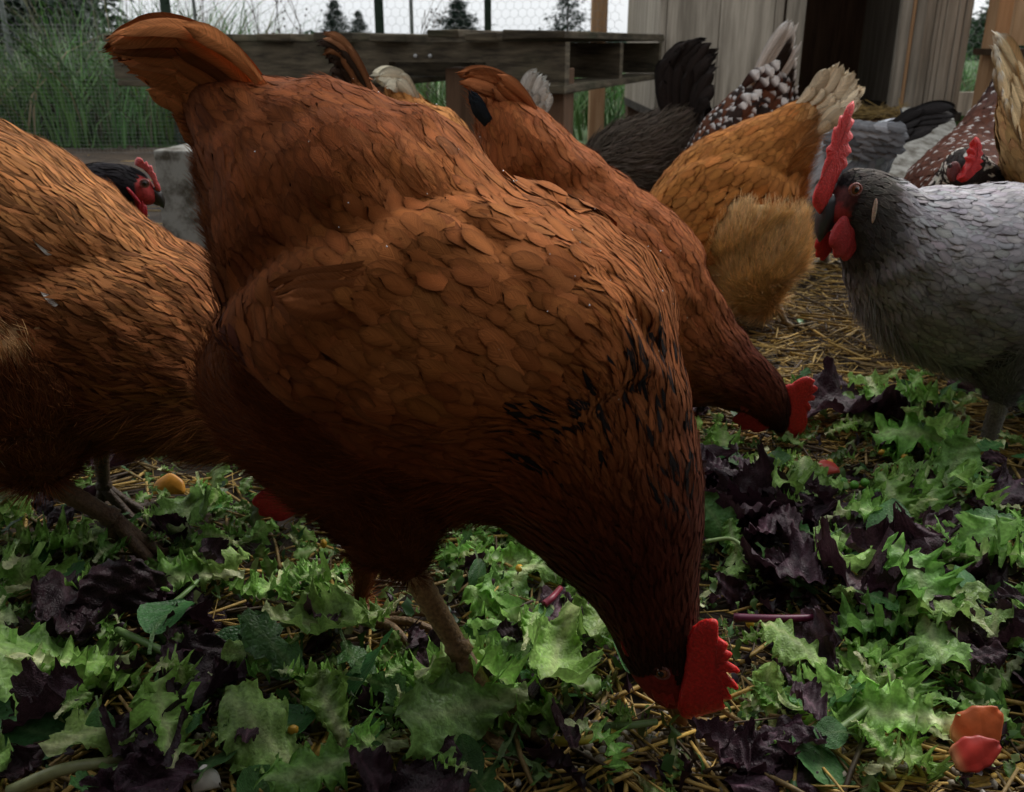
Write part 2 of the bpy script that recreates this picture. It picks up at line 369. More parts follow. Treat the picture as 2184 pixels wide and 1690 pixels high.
def feathers(mb, hen, q, Ln, Wd, col, lift=.12, h0=.001, kind='round', K=7, A=5, edge=.45, tip=None, tipw=.8, shaft=.12, jit=.16, matidx=1, curl=.045):
    """shingled contour feathers: rows of small vaned blades that follow the surface"""
    n = len(q['p'])
    if n == 0: return
    Ln = np.broadcast_to(Ln, (n,)); Wd = np.broadcast_to(Wd, (n,)); lift = np.broadcast_to(lift, (n,)); h0 = np.broadcast_to(h0, (n,)); edge = np.broadcast_to(edge, (n,)) * rng.uniform(.25, 1.2, n)
    sd0 = np.cross(q['n'], q['f']); f = nrm(q['f'] + sd0 * rng.normal(0, jit, n)[:, None])
    ts = np.linspace(0, 1, K); nc = 4; tc_ = np.linspace(0, 1, nc)
    P = np.empty((n, nc, 3)); NN = np.empty((n, nc, 3))
    P[:, 0] = q['p']; NN[:, 0] = q['n']
    for j in range(1, nc):
        for i in range(n):
            qq = P[i, j - 1] + f[i] * (Ln[i] / (nc - 1)) if j == 1 else P[i, j - 1] + (P[i, j - 1] - P[i, j - 2]) * .999
            r = hen.bvh.find_nearest(Vector(qq))
            vn = hen.VN[hen.T[r[2]]].mean(0); vn /= np.linalg.norm(vn) + 1e-9
            pp = np.array(r[0]); d = pp - P[i, j - 1]; dl = np.linalg.norm(d) + 1e-9
            P[i, j] = P[i, j - 1] + d / dl * (Ln[i] / (nc - 1)) if dl > .3 * Ln[i] / (nc - 1) else qq
            NN[i, j] = vn
    x = ts * (nc - 1); i0 = np.minimum(x.astype(int), nc - 2); w_ = (x - i0)[None, :, None]
    C = P[:, i0] * (1 - w_) + P[:, i0 + 1] * w_; NM = nrm(NN[:, i0] * (1 - w_) + NN[:, i0 + 1] * w_)
    T = nrm(np.gradient(C, axis=1)); S = nrm(np.cross(NM, T))
    if kind == 'round': pr = np.minimum(1, .55 + ts * 1.6) * np.sqrt(np.clip(1 - (np.clip(ts - .55, 0, 1) / .46) ** 2, 0, 1))
    elif kind == 'lance': pr = np.minimum(1, .5 + ts * 2.2) * np.clip(1 - ts ** 2.2, 0, 1) ** .9
    else: pr = np.minimum(1, .6 + ts) * np.clip(1 - ts ** 4, 0, 1) ** .7
    pr = np.maximum(pr, .03)
    a = np.linspace(-1, 1, A)
    roll = rng.normal(0, .03, n)
    HT = h0[:, None] + lift[:, None] * Ln[:, None] * ts[None] ** 1.3 + rng.normal(0, .00025, n)[:, None]
    wv = Wd[:, None, None] * pr[None, :, None] * a[None, None]            # n,K,A
    V = C[:, :, None] + NM[:, :, None] * HT[:, :, None, None] + S[:, :, None] * wv[..., None] \
        + NM[:, :, None] * (-(a ** 2)[None, None, :, None] * Wd[:, None, None, None] * curl * pr[None, :, None, None] + (roll[:, None, None] * wv)[..., None])
    # splits and ragged tips
    V = V + T[:, :, None] * (rng.normal(0, .035, (n, K, A)) * Ln[:, None, None] * (ts ** 3)[None, :, None])[..., None]
    base = np.broadcast_to(np.asarray(col, float), (n, 3))[:, None, None]
    ed = 1 - edge[:, None, None] * np.maximum(sstep(.55, 1, np.abs(a))[None, None], sstep(.78, 1, ts)[None, :, None])  # darker rims: lacing pigment plus painted-in shadow between overlapping feathers
    sh = 1 + shaft * np.exp(-(a / .15) ** 2)[None, None] * np.ones((n, K, 1))
    cc = base * (ed * sh)[..., None]
    if tip is not None:
        tcol, amt = tip; amt = np.broadcast_to(amt, (n,))
        mk = sstep(tipw, tipw + .12, ts)[None, :, None] * amt[:, None, None] * np.ones((1, 1, A))
        cc = cc * (1 - mk[..., None]) + np.broadcast_to(np.asarray(tcol, float), (n, 3))[:, None, None] * mk[..., None]
    uv = np.empty((n, K, A, 3)); uv[..., 0] = a; uv[..., 1] = ts[:, None]; uv[..., 2] = rng.random(n)[:, None, None]
    g = np.arange(K * A).reshape(K, A); fc = np.stack([g[:-1, :-1], g[:-1, 1:], g[1:, 1:], g[1:, :-1]], -1).reshape(-1, 4)
    F = (fc[None] + (np.arange(n) * K * A)[:, None, None]).reshape(-1, 4)
    mb.add(V.reshape(-1, 3), F, cc.reshape(-1, 3), uv.reshape(-1, 3), matidx)

def fluff(mb, q, Ln, W, col, lay=.75, grav=.25, jit=.3, matidx=1, fade=1.25, nn=.26):
    """fine down strands"""
    n = len(q['p'])
    if n == 0: return
    d = nrm(q['f'] * lay + q['n'] * nn + rng.normal(0, jit, (n, 3)) * .6); Ln = np.broadcast_to(Ln, (n,)) * rng.uniform(.6, 1.25, n)
    ts = np.array([0, .35, .7, 1.]); g = np.array([0, 0, -1.])
    C = q['p'][:, None] - q['n'][:, None] * .001 + d[:, None] * (ts[None, :, None] * Ln[:, None, None]) + (g * grav + 0)[None, None] * (ts ** 2)[None, :, None] * Ln[:, None, None] \
        + q['f'][:, None] * (ts ** 2)[None, :, None] * Ln[:, None, None] * .35
    sd = nrm(np.cross(d, q['n'] + rng.normal(0, .3, (n, 3)))); wv = np.broadcast_to(W, (n,))[:, None] * np.array([.8, 1, .65, .12])[None]
    V = np.stack([C - sd[:, None] * wv[..., None], C + sd[:, None] * wv[..., None]], 2)
    k = np.arange(n)[:, None, None] * 8; fc = np.array([[2 * i, 2 * i + 1, 2 * i + 3, 2 * i + 2] for i in range(3)])
    cc = np.broadcast_to(np.asarray(col, float), (n, 3))[:, None, None] * np.array([.75, .95, 1.1, fade])[None, :, None, None] * np.ones((1, 1, 2, 1))
    uv = np.empty((n, 4, 2, 3)); uv[..., 0] = .5; uv[..., 1] = ts[:, None]; uv[..., 2] = rng.random(n)[:, None, None]
    mb.add(V.reshape(-1, 3), (fc[None] + k).reshape(-1, 4), cc.reshape(-1, 3), uv.reshape(-1, 3), matidx)

def blade(mb, path, W, nv, col, A=9, cup=.16, edge=.25, prof='round', tipc=None, tipw=.75, tip_w=1.):
    """one long tail or flight feather"""
    path = np.asarray(path, float); K = len(path); T = nrm(np.gradient(path, axis=0)); S = nrm(np.cross(np.broadcast_to(nv, path.shape), T)); Nn = nrm(np.cross(T, S))
    ts = np.linspace(0, 1, K); a = np.linspace(-1, 1, A)
    pr = (.45 + .55 * np.minimum(1, ts * 1.5)) * np.sqrt(np.clip(1 - (np.clip(ts - .72, 0, 1) / .285) ** 2, 0, 1)); pr = np.maximum(pr, .05)
    V = path[:, None] + S[:, None] * (a[None] * pr[:, None] * W)[..., None] - Nn[:, None] * ((a ** 2)[None] * pr[:, None] * W * cup)[..., None]
    V = V + T[:, None] * (rng.normal(0, .035, (1, A)) * np.linalg.norm(path[-1] - path[0]) * (ts ** 6)[:, None])[..., None] + Nn[:, None] * rng.normal(0, W * .03, (K, A))[..., None]
    cc = np.asarray(col, float)[None, None] * ((1 - edge * sstep(.6, 1, np.abs(a)))[None] * (1 + .25 * np.exp(-(a / .08) ** 2))[None] * np.ones((K, 1)))[..., None]
    if tipc is not None:
        mk = sstep(tipw, tipw + .12, ts + .04 * np.sin(a * 5)[..., None].T.repeat(K, 0)[:, 0] * 0)[:, None, None]; cc = cc * (1 - mk) + np.asarray(tipc)[None, None] * mk
    uv = np.empty((K, A, 3)); uv[..., 0] = a; uv[..., 1] = ts[:, None] * 4; uv[..., 2] = rng.random()
    g = np.arange(K * A).reshape(K, A)
    mb.add(V.reshape(-1, 3), np.stack([g[:-1, :-1], g[:-1, 1:], g[1:, 1:], g[1:, :-1]], -1).reshape(-1, 4), cc.reshape(-1, 3), uv.reshape(-1, 3), 0)
def bez(a, b, c, K=14):
    t = np.linspace(0, 1, K)[:, None]; return (1 - t) ** 2 * a + 2 * t * (1 - t) * b + t ** 2 * c

def tail(hen, parent, rows, n, W, colf, spread=.02, **kw):
    """rows: (base px, control px, tip px) knots from upper to lower feather"""
    mb = MB(); Kn = len(rows); D = catmull([[v for p in r for v in p] for r in rows], n) if Kn > 1 else np.array([[v for p in rows[0] for v in p]])
    for side in (1, -1):
        for i in range(n):           # upper feathers lie outermost and overlap the lower ones, tent fashion
            f = i / max(1, n - 1); r = D[i] + np.r_[rng.normal(0, 2, 4), rng.normal(0, 5, 2)]; lay = .0016 * (n - i)
            o1 = side * (.002 + .5 * lay + spread * .3 * f); o2 = side * (.002 + lay + spread * (.2 + .8 * f)) + rng.normal(0, .001)
            path = bez(hen.pt(r[0], r[1], o1), hen.pt(r[2], r[3], (o1 + o2) / 2 + side * .005), hen.pt(r[4], r[5], o2), 18)
            nv = nrm(-hen.n * (1 if side < 0 else -1) + np.array([0, 0, .45 + .25 * rng.normal()]))
            k2 = dict(edge=.5); k2.update(kw); blade(mb, path, W * .46 * rng.uniform(.85, 1.2), nv, np.asarray(colf(f)) * rng.uniform(.78, 1.2), **k2)
            if i % 2 == 0:           # covert over the tail base
                g_ = .45 + .2 * rng.random(); P2 = path[:10] + nv * .004; blade(mb, P2, W * .42, nv, np.asarray(colf(f)) * rng.uniform(.8, 1.15), edge=.5)
    return mb.build('tail', parent, (M_FEATHER,))

def plate(hen, outline, thick, off=0., inset=.28, colr=(.55, .03, .025), lean=0.):
    """comb: serrated fleshy blade with rounded rim"""
    P = np.array(outline, float); c = P.mean(0); mb = MB(); n = len(P); I = P + (c - P) * inset; J = P + (c - P) * .07
    def lay(Q, o):
        return np.array([hen.pt(x, y, off + o + lean * (y - P[:, 1].max()) / (P[:, 1].ptp() if hasattr(P, 'ptp') else np.ptp(P[:, 1]))) for x, y in Q])
    V = np.concatenate([lay(P, 0), lay(J, -thick * .7), lay(I, -thick), lay(J, thick * .7), lay(I, thick)])
    V += rng.normal(0, thick * .06, V.shape)
    q = lambda a, b: [[a * n + i, a * n + (i + 1) % n, b * n + (i + 1) % n, b * n + i] for i in range(n)]
    F = q(0, 1) + q(1, 2) + q(3, 0) + q(4, 3)
    V = np.vstack([V, V[2 * n:3 * n].mean(0), V[4 * n:5 * n].mean(0)])
    F += [[2 * n + i, 2 * n + (i + 1) % n, 5 * n] for i in range(n)] + [[4 * n + (i + 1) % n, 4 * n + i, 5 * n + 1] for i in range(n)]
    mb.polys(V, F, np.asarray(colr)); return mb
def smooth_outline(pts, n=70): P = np.array(list(pts) + [pts[0]], float); return catmull(P, n)[:-1]

def comb(hen, parent, outline, thick=.003, off=0., col=(.55, .03, .025), n=80, lean=0.):
    return plate(hen, smooth_outline(outline, n), thick, off, colr=col, lean=lean).build('comb', parent, (M_COMB,))
def wattle(hen, parent, px, py, rx, ry, off, rot=0, col=(.5, .03, .03), t=.0035):
    mb = MB(); c = hen.pt(px, py, off); ex = hen.pt(px + 10, py, off) - c; ey = hen.pt(px, py + 10, off) - c; ex, ey = ex / 10, ey / 10
    a = R(rot); A1 = ex * math.cos(a) + ey * math.sin(a); A2 = -ex * math.sin(a) + ey * math.cos(a)
    mb.ellipsoid(c, [A1 * rx, hen.n * t * .75 + A1 * rx * .12, A2 * ry], col, 26, 18, bump=.12)
    return mb.build('wattle', parent, (M_COMB,))
def eye(hen, parent, px, py, r, off, iris=(.25, .06, .02)):
    mb = MB(); c = hen.pt(px, py, off); d = nrm(CAM - c); x = nrm(np.cross(d, [0, 0, 1.])); z = np.cross(x, d)
    d2 = nrm(-hen.n if off < 0 else hen.n); x = nrm(np.cross(d2, [0, 0, 1.])); z = np.cross(x, d2)
    mb.ellipsoid(c, [x * r, d2 * r * .8, z * r], iris, 18, 12)
    mb.ellipsoid(c + d2 * r * .5, [x * r * .52, d2 * r * .42, z * r * .52], (.006, .005, .005), 14, 10)
    o = mb.build('eye', parent, (M_EYE,))
    m2 = MB(); ph = np.linspace(0, 2 * np.pi, 20)
    m2.tube([c + (x * math.cos(p) * 1.02 + z * math.sin(p) * .92) * r + d2 * r * .35 for p in ph], r * .22, 6, (.26, .10, .085), cap=False)
    m2.build('eyelid', o, (M_COMB,)); return o
def beak(hen, parent, base, tip, r, col=(.16, .08, .04), hook=.25, gape=.3):
    b = hen.pt(*base); t = hen.pt(*tip); ax = t - b; ln = np.linalg.norm(ax); ax = ax / ln; dn = nrm(np.cross(hen.n, ax)); mb = MB()
    if dn @ (hen.pt(base[0], base[1] + 10) - b) < 0: dn = -dn
    ts = np.linspace(-.7, 1, 13)
    up = [b + ax * ln * x - dn * r * .25 * (1 - x) + dn * r * hook * max(0, x) ** 2.2 for x in ts]
    mb.tube(up, [(r * .82 * (1 - max(0, x) ** 1.6) ** .8 + r * .05) * (1 - (min(0, x) / .72) ** 2) ** .5 for x in ts], 12, np.array([np.asarray(col) * (.7 + .6 * max(0, x)) for x in ts]))
    lo = [b + ax * ln * x * .84 + dn * r * (.42 + gape * .1 - .2 * x) for x in ts]
    mb.tube(lo, [(r * .55 * (1 - max(0, x) ** 1.5) ** .8 + r * .04) * (1 - (min(0, x) / .72) ** 2) ** .5 for x in ts], 10, np.array([np.asarray(col) * (.6 + .5 * max(0, x)) for x in ts]))
    return mb.build('beak', parent, (M_BEAK,))
def leg(hen, parent, knee, ankle, off, r=.0075, col=(.42, .25, .11), toe_yaw=0., toes=True, toelen=.055, lift=0.0):
    mb = MB(); k = hen.pt(*knee, off); a = hen.pt(*ankle, off); ts = np.linspace(0, 1, 22)
    pts = np.array([k + (a - k) * t for t in ts]); rad = r * (1.08 - .28 * ts + .22 * (ts > .88)) * (1 + .05 * np.sin(ts * 70))
    cc = np.array([np.asarray(col) * (1.05 - .55 * t) for t in ts]); mb.tube(pts, rad, 12, cc)
    if toes:
        hd = hen.h; sdv = np.array([-hd[1], hd[0], 0])
        for an, l in ((-28, .95), (0, 1.15), (28, .95), (170, .5)):
            an = R(an + toe_yaw); d = hd * math.cos(an) + sdv * math.sin(an)
            P = [a + np.array([0, 0, 0])]
            for u in (.12, .3, .5, .7, .88, 1.):
                P.append(a + d * toelen * l * u + np.array([0, 0, (-a[2] + .006 + lift) * min(1, u * 2.2) + .006 * math.sin(u * 3.1)]))
            rr = r * np.array([.8, .72, .66, .62, .56, .48, .3]); mb.tube(P, rr, 8, np.asarray(col) * .55)
            e = P[-1]; mb.tube([e, e + d * .006 + [0, 0, .001], e + d * .011 - [0, 0, .003]], [r * .3, r * .2, r * .05], 6, (.05, .04, .03))
    return mb.build('leg', parent, (M_LEG,))

def base_skin(mb, hen, colf):
    q = {'p': hen.V, 's': hen.vs, 'phi': hen.vp, 'z': hen.V[:, 2], 'r': hen.vr, 'n': hen.VN}; q['px'], q['py'] = proj(hen.V)
    q['near'] = ((hen.V - hen.o) @ hen.n) < 0; q['u'] = (hen.V - hen.o) @ hen.h
    mb.polys(hen.V, hen.F, colf(q), mat=0)
def rand_col(n, c, v=.18, hue=.05):
    c = np.broadcast_to(np.asarray(c, float), (n, 3)); k = np.clip(rng.normal(1, v, n), .5, 1.7)[:, None]
    return c * k * (1 + rng.normal(0, hue, (n, 3)))
# ------------------------------------------------------------------ hens
def false(q): return np.zeros(len(q['p']), bool)
def plumage(hen, parent, colf, space=.011, face=false, fluffy=false, wings=(), nc=16000, nfl=9000, fl=.02, fw=.0005, K=7, A=5,
            edge=.45, skin=None, hack=.6, tipf=None, ff=2.9, wf=.80, flcol=None, winglift=.007, lift=.11, lanc=True, jit=.16, edgef=None, hl=4.2, hw=.62, hair=0):
    mb = MB(); base_skin(mb, hen, skin or (lambda q: colf(q) * .8))
    q = hen.sample(nc); q['rnd'] = rng.random(nc)
    fa = face(q); fm = fluffy(q) & ~fa
    wm = np.zeros(nc, bool)
    for pl in wings: wm |= hen.poly_mask(q, pl) & (np.abs(np.sin(q['phi'])) > .25) & (q['r'] == 0)
    wm &= ~fa; fm &= ~wm
    rad = space * np.where(q['s'] > hack, .80 - .30 * sstep(hack, 1, q['s']), 1.) * np.where(q['s'] < .18, .9, 1)
    sel = np.where(~fm & ~fa)[0]; q1 = sub(q, sel); r1 = rad[sel]; k = pick(q1, r1); q1 = sub(q1, k); r1 = r1[k]; w1 = wm[sel][k]
    def put(m, q_, r_, kind, h0, L, W, lf, mi):
        if len(r_) == 0: return
        c = rand_col(len(r_), colf(q_), .12, .025); tp = tipf(q_) if tipf else None
        feathers(m, hen, q_, r_ * L * rng.uniform(.9, 1.15, len(r_)) * (1 - .5 * sstep(.78, .9, q_['s'])) * (1 + .7 * sstep(.3, .1, q_['s'])), r_ * W * rng.uniform(.88, 1.12, len(r_)), c, lf, h0, kind, K, A, edgef(q_) if edgef else edge, tip=tp, matidx=mi, jit=jit)
    hk = (q1['s'] > hack) & lanc
    put(mb, sub(q1, ~hk & ~w1), r1[~hk & ~w1], 'round', .0008, ff, wf, lift, 1)
    put(mb, sub(q1, hk & ~w1), r1[hk & ~w1], 'lance', .0008, hl, hw, .06, 1)
    if nfl:
        sel = np.where(fm)[0]
        if len(sel):
            i = rng.choice(sel, nfl); qf = hen.sample(int(nfl / max(.02, fm.mean()) * 1.0)); qf['rnd'] = rng.random(len(qf['p']))
            m2 = fluffy(qf) & ~face(qf)
            for pl in wings: m2 &= ~(hen.poly_mask(qf, pl) & (qf['r'] == 0))
            qf = sub(qf, m2); n = len(qf['p'])
            cl = (flcol or colf)(qf); clump = 1 + .22 * np.sin(qf['p'] @ np.array([310, 170, 260.])) * np.sin(qf['p'] @ np.array([-140, 290, 90.]) + 2)
            fluff(mb, qf, fl, fw, rand_col(n, cl, .16, .03) * clump[:, None])
    if hair:
        qh = hen.sample(hair); qh['rnd'] = rng.random(hair); qh = sub(qh, ~face(qh)); fluff(mb, {**qh, 'p': qh['p'] + qh['n'] * .0022}, .0085, .00013, rand_col(len(qh['p']), colf(qh), .22, .03), 1.0, .0, .12, 1, 1.15, .05)
    body = mb.build('body', parent, (M_SKIN, M_FEATHER))
    if w1.any():
        for sgn in (True, False):
            qq = sub(q1, w1 & (q1['near'] == sgn)); rr = r1[w1 & (q1['near'] == sgn)]
            if len(rr) < 5: continue
            wm_ = MB(); put(wm_, qq, rr * 1.02, 'round', winglift * rng.uniform(.7, 1.1, len(rr)), ff, wf, lift, 0)
            wm_.build('wing', parent, (M_FEATHER,))
    return body
HENG = 'hens feeding in the run'

# --- 1: the big red hen in the middle, pecking
def red_hen():
    root = empty('hen', (.02, .60, 0), 'large red-brown hen in the middle, tail raised, head down pecking the salad', 'hen', HENG)
    H = Hen((0.0, .522), -20)
    st = [(305, 52, 262, 110, .005), (372, 56, 312, 150, .010), (432, 86, 362, 194, .016), (500, 155, 412, 248, .024), (560, 158, 440, 312, .033), (640, 162, 462, 398, .046), (722, 170, 490, 485, .058), (805, 188, 517, 570, .068), (880, 214, 550, 720, .080), (945, 246, 595, 845, .090),
          (1030, 335, 700, 960, .095), (1130, 408, 850, 1035, .094), (1260, 474, 985, 1082, .086), (1388, 562, 1075, 1104, .074), (1446, 720, 1112, 1136, .060),
          (1490, 920, 1165, 1188, .047), (1508, 1080, 1230, 1240, .036), (1494, 1220, 1290, 1320, .027), (1494, 1310, 1314, 1375, .022),
          (1492, 1400, 1345, 1435, .019), (1484, 1455, 1385, 1482, .0145), (1468, 1500, 1428, 1508, .008)]
    H.body(st, 80, 40)
    H.blobs([(640, 670, .042, -.034), (640, 765, .049, -.04), (715, 872, .047, -.045), (832, 1000, .038, -.045), (856, 1140, .026, -.042), (872, 1225, .012, -.04)])
    H.blobs([(660, 740, .040, .03), (715, 860, .038, .035), (800, 985, .028, .036), (805, 1110, .019, .036), (780, 1200, .011, .034), (768, 1285, .006, .034)])
    H.surface(.0042, 8); H.vs = np.where(H.vr == 0, np.clip((H.vs * 21 - 3) / 18, 0, 1), H.vs)
    H.bulge([[(600, 300), (760, 205), (860, 185), (960, 240), (1075, 375), (900, 425), (760, 490), (650, 590), (600, 600), (560, 450)]], .008, .055)
    H.bulge([
             [(1085, 385), (1200, 430), (1340, 520), (1440, 640), (1430, 760), (1270, 820), (1000, 820), (820, 770), (650, 660), (585, 645), (650, 600), (770, 505), (905, 440)],
             [(470, 590), (600, 660), (790, 800), (890, 920), (910, 1120), (700, 1060), (470, 980), (400, 780)]], .013, .028)
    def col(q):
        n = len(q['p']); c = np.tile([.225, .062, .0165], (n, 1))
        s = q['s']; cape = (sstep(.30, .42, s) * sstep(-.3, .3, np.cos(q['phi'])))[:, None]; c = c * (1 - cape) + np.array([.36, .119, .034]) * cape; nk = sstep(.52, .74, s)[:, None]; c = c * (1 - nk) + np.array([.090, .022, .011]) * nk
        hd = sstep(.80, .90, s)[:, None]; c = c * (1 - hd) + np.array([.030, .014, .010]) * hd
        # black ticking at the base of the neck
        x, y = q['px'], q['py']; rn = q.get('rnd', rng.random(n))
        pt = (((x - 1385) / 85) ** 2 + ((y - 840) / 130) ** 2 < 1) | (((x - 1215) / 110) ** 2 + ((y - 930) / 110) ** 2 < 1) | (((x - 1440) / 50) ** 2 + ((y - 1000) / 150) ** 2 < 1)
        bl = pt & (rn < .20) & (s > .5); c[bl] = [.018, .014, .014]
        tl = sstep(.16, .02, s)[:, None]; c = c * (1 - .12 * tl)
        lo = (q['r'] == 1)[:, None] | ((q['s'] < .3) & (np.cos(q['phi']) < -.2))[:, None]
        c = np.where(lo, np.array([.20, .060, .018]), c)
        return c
    def skin(q):
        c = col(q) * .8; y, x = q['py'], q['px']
        f = (q['s'] > .87) & (x < 1440 - (y - 1400) * -.2) & (np.abs(np.sin(q['phi'])) > .2)
        c[f] = [.26, .026, .022]; return c
    fl = lambda q: (q['r'] == 1) | ((q['s'] < .40) & (np.cos(q['phi']) < -.30)) | ((q['s'] > .3) & (q['s'] < .58) & (np.cos(q['phi']) < -.35))
    fa = lambda q: (q['s'] > .875) & (q['px'] < 1425 + (q['py'] - 1380) * .25) | (q['s'] > .965)
    wing = [(585, 640), (640, 560), (790, 462), (900, 425), (1060, 418), (1190, 450), (1290, 540), (1330, 640), (1290, 720), (1150, 760), (960, 770), (820, 740), (690, 680)]
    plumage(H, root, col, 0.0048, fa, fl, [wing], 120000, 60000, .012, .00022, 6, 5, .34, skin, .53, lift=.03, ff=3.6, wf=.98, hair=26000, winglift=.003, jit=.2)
    tail(H, root, [((560, 185), (430, 5), (246, 76)), ((535, 200), (400, 28), (236, 95)), ((515, 220), (395, 78), (244, 116)), ((500, 245), (390, 135), (278, 140)), ((490, 270), (400, 200), (315, 178)), ((480, 300), (415, 250), (358, 222)), ((478, 330), (430, 300), (392, 268))], 17, .0150,
         lambda f: np.array([.60, .21, .070]) * (.35 if .15 < f < .26 else 1), .022, edge=.28)
    mb = MB()      # flight feathers of the folded wing
    for i, (y0, y1) in enumerate([(560, 612), (580, 624), (600, 634), (625, 644), (650, 652)]):
        P = catmull([H.hit(820 - 10 * i, y0, .001), H.hit(760 - 8 * i, (2 * y0 + y1) / 3 + 8, .003), H.hit(690 - 5 * i, (y0 + 2 * y1) / 3 + 8, .004), H.hit(600 + 6 * i, y1, .006)], 12); blade(mb, P, .0065, nrm(CAM - P[5]), np.array([.27, .085, .026]) * rng.uniform(.9, 1.1))
    mb.build('flight_feathers', root, (M_FEATHER,))
    comb(H, root, [(1478, 1336), (1500, 1322), (1528, 1322), (1532, 1342), (1533, 1358), (1552, 1372), (1549, 1380), (1537, 1380), (1560, 1392), (1556, 1404), (1540, 1402), (1573, 1424), (1575, 1436), (1548, 1432), (1573, 1462), (1572, 1472), (1550, 1466), (1562, 1490), (1552, 1492), (1540, 1496), (1546, 1510), (1520, 1520), (1492, 1528), (1470, 1534), (1448, 1520), (1446, 1490), (1455, 1450), (1462, 1400), (1466, 1365)], .0028, -.014, n=150, col=(.72, .035, .03))
    wattle(H, root, 1340, 1375, 16, 40, -.017, -32, (.42, .02, .02), .003)
    wattle(H, root, 1405, 1465, 20, 48, -.014, -35, (.40, .022, .02), .0035)
    wattle(H, root, 1400, 1468, 16, 36, .010, -35, (.40, .022, .02), .003)
    eye(H, root, 1412, 1432, .0045, -.0175, (.22, .07, .02)); eye(H, root, 1412, 1432, .0045, .0175, (.22, .07, .02))
    beak(H, root, (1442, 1490), (1462, 1558), .0092, (.34, .15, .06))
    leg(H, root, (862, 1190), (985, 1395), -.042, .0082, (.44, .27, .12)); leg(H, root, (748, 1270), (800, 1330), .04, .006, (.34, .21, .10), toelen=.05)
    # rain beads on the back
    mb = MB(); q = H.sample(5000); m = (np.cos(q['phi']) > .35) & (q['s'] > .15) & (q['s'] < .62) & (q['r'] == 0); q = sub(q, np.where(m)[0][:46])
    for p, n_ in zip(q['p'], q['n']):
        r = rng.uniform(.0002, .0005); mb.ellipsoid(p + n_ * .0055, np.eye(3) * r, (.8, .8, .8), 8, 6)
    m, t, b = mat('rain_bead', .05, .6); b.inputs['Base Color'].default_value = (.8, .82, .84, 1); b.inputs['Transmission Weight'].default_value = .5
    mb.build('water_drops', root, (m,))
red_hen()

# --- 2: the brown hen at the left edge
def brown_hen():
    root = empty('hen', (-.36, .76, 0), 'golden brown hen cut off at the left, head hidden behind the large red hen', 'hen', HENG)
    H = Hen((-.25, .745), 12)
    H.body([(-340, 185, -390, 330, .03), (-200, 195, -310, 620, .07), (-70, 226, -160, 850, .088), (60, 284, 20, 930, .094), (190, 374, 180, 945, .092), (320, 470, 310, 960, .084), (440, 542, 420, 978, .07), (535, 650, 500, 985, .054),
            (598, 780, 530, 1010, .042), (640, 900, 560, 1035, .03), (662, 980, 585, 1060, .024), (676, 1040, 610, 1085, .018), (672, 1080, 640, 1095, .009)], 60, 36)
    H.blobs([(-20, 700, .06, -.05), (30, 830, .062, -.05), (70, 950, .045, -.05), (90, 1020, .018, -.045)])
    H.blobs([(120, 800, .05, .04), (190, 900, .03, .04), (215, 960, .014, .04)])
    H.surface(.005, 8)
    H.bulge([[(-200, 190), (-60, 215), (60, 270), (200, 355), (345, 455), (310, 500), (180, 525), (60, 545), (0, 585), (-150, 640)], [(0, 600), (70, 560), (190, 537), (310, 514), (450, 530), (480, 650), (430, 780), (250, 850), (60, 840), (-100, 760)]], .012, .03)
    def col(q):
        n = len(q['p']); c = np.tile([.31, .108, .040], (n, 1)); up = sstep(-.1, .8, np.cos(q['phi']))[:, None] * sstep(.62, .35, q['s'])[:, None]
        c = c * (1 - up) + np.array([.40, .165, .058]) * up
        nk = sstep(.5, .75, q['s'])[:, None]; c = c * (1 - nk * .35)
        rn = q.get('rnd', np.full(n, .5)); c[rn < .28] *= .5; c[rn > .82] *= 1.35
        pale = (((q['px'] - 15) / 75) ** 2 + ((q['py'] - 715) / 75) ** 2 < 1) & (q['r'] == 1); c[pale] = [.60, .36, .17]
        w_ = (rn > .995) & (q['s'] < .6) & (q['px'] < 200); c[w_] = [.75, .68, .6]
        return c
    fl = lambda q: (q['r'] == 1) | ((np.cos(q['phi']) < -.3) & (q['s'] < .6))
    wing = [(-150, 560), (0, 560), (80, 540), (230, 545), (380, 600), (430, 680), (400, 760), (250, 790), (60, 760), (-120, 700)]
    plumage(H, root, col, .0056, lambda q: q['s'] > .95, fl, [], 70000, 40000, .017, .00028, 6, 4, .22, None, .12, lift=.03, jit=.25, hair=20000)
    comb(H, root, [(655, 1010), (690, 990), (706, 1005), (712, 1030), (716, 1060), (705, 1085), (685, 1095), (672, 1060)], .003, n=50)
    wattle(H, root, 588, 1074, 46, 34, -.020, 14, (.45, .02, .025), .003)
    beak(H, root, (655, 1088), (672, 1122), .008); eye(H, root, 640, 1050, .004, -.02)
    leg(H, root, (78, 1015), (245, 1108), -.045, .0088, (.26, .15, .09), toe_yaw=8); leg(H, root, (213, 950), (222, 1040), .04, .007, (.15, .10, .07))
    tail(H, root, [((-330, 210), (-430, 60), (-560, 60)), ((-360, 300), (-460, 220), (-560, 200))], 7, .02, lambda f: np.array([.40, .15, .05]))
brown_hen()

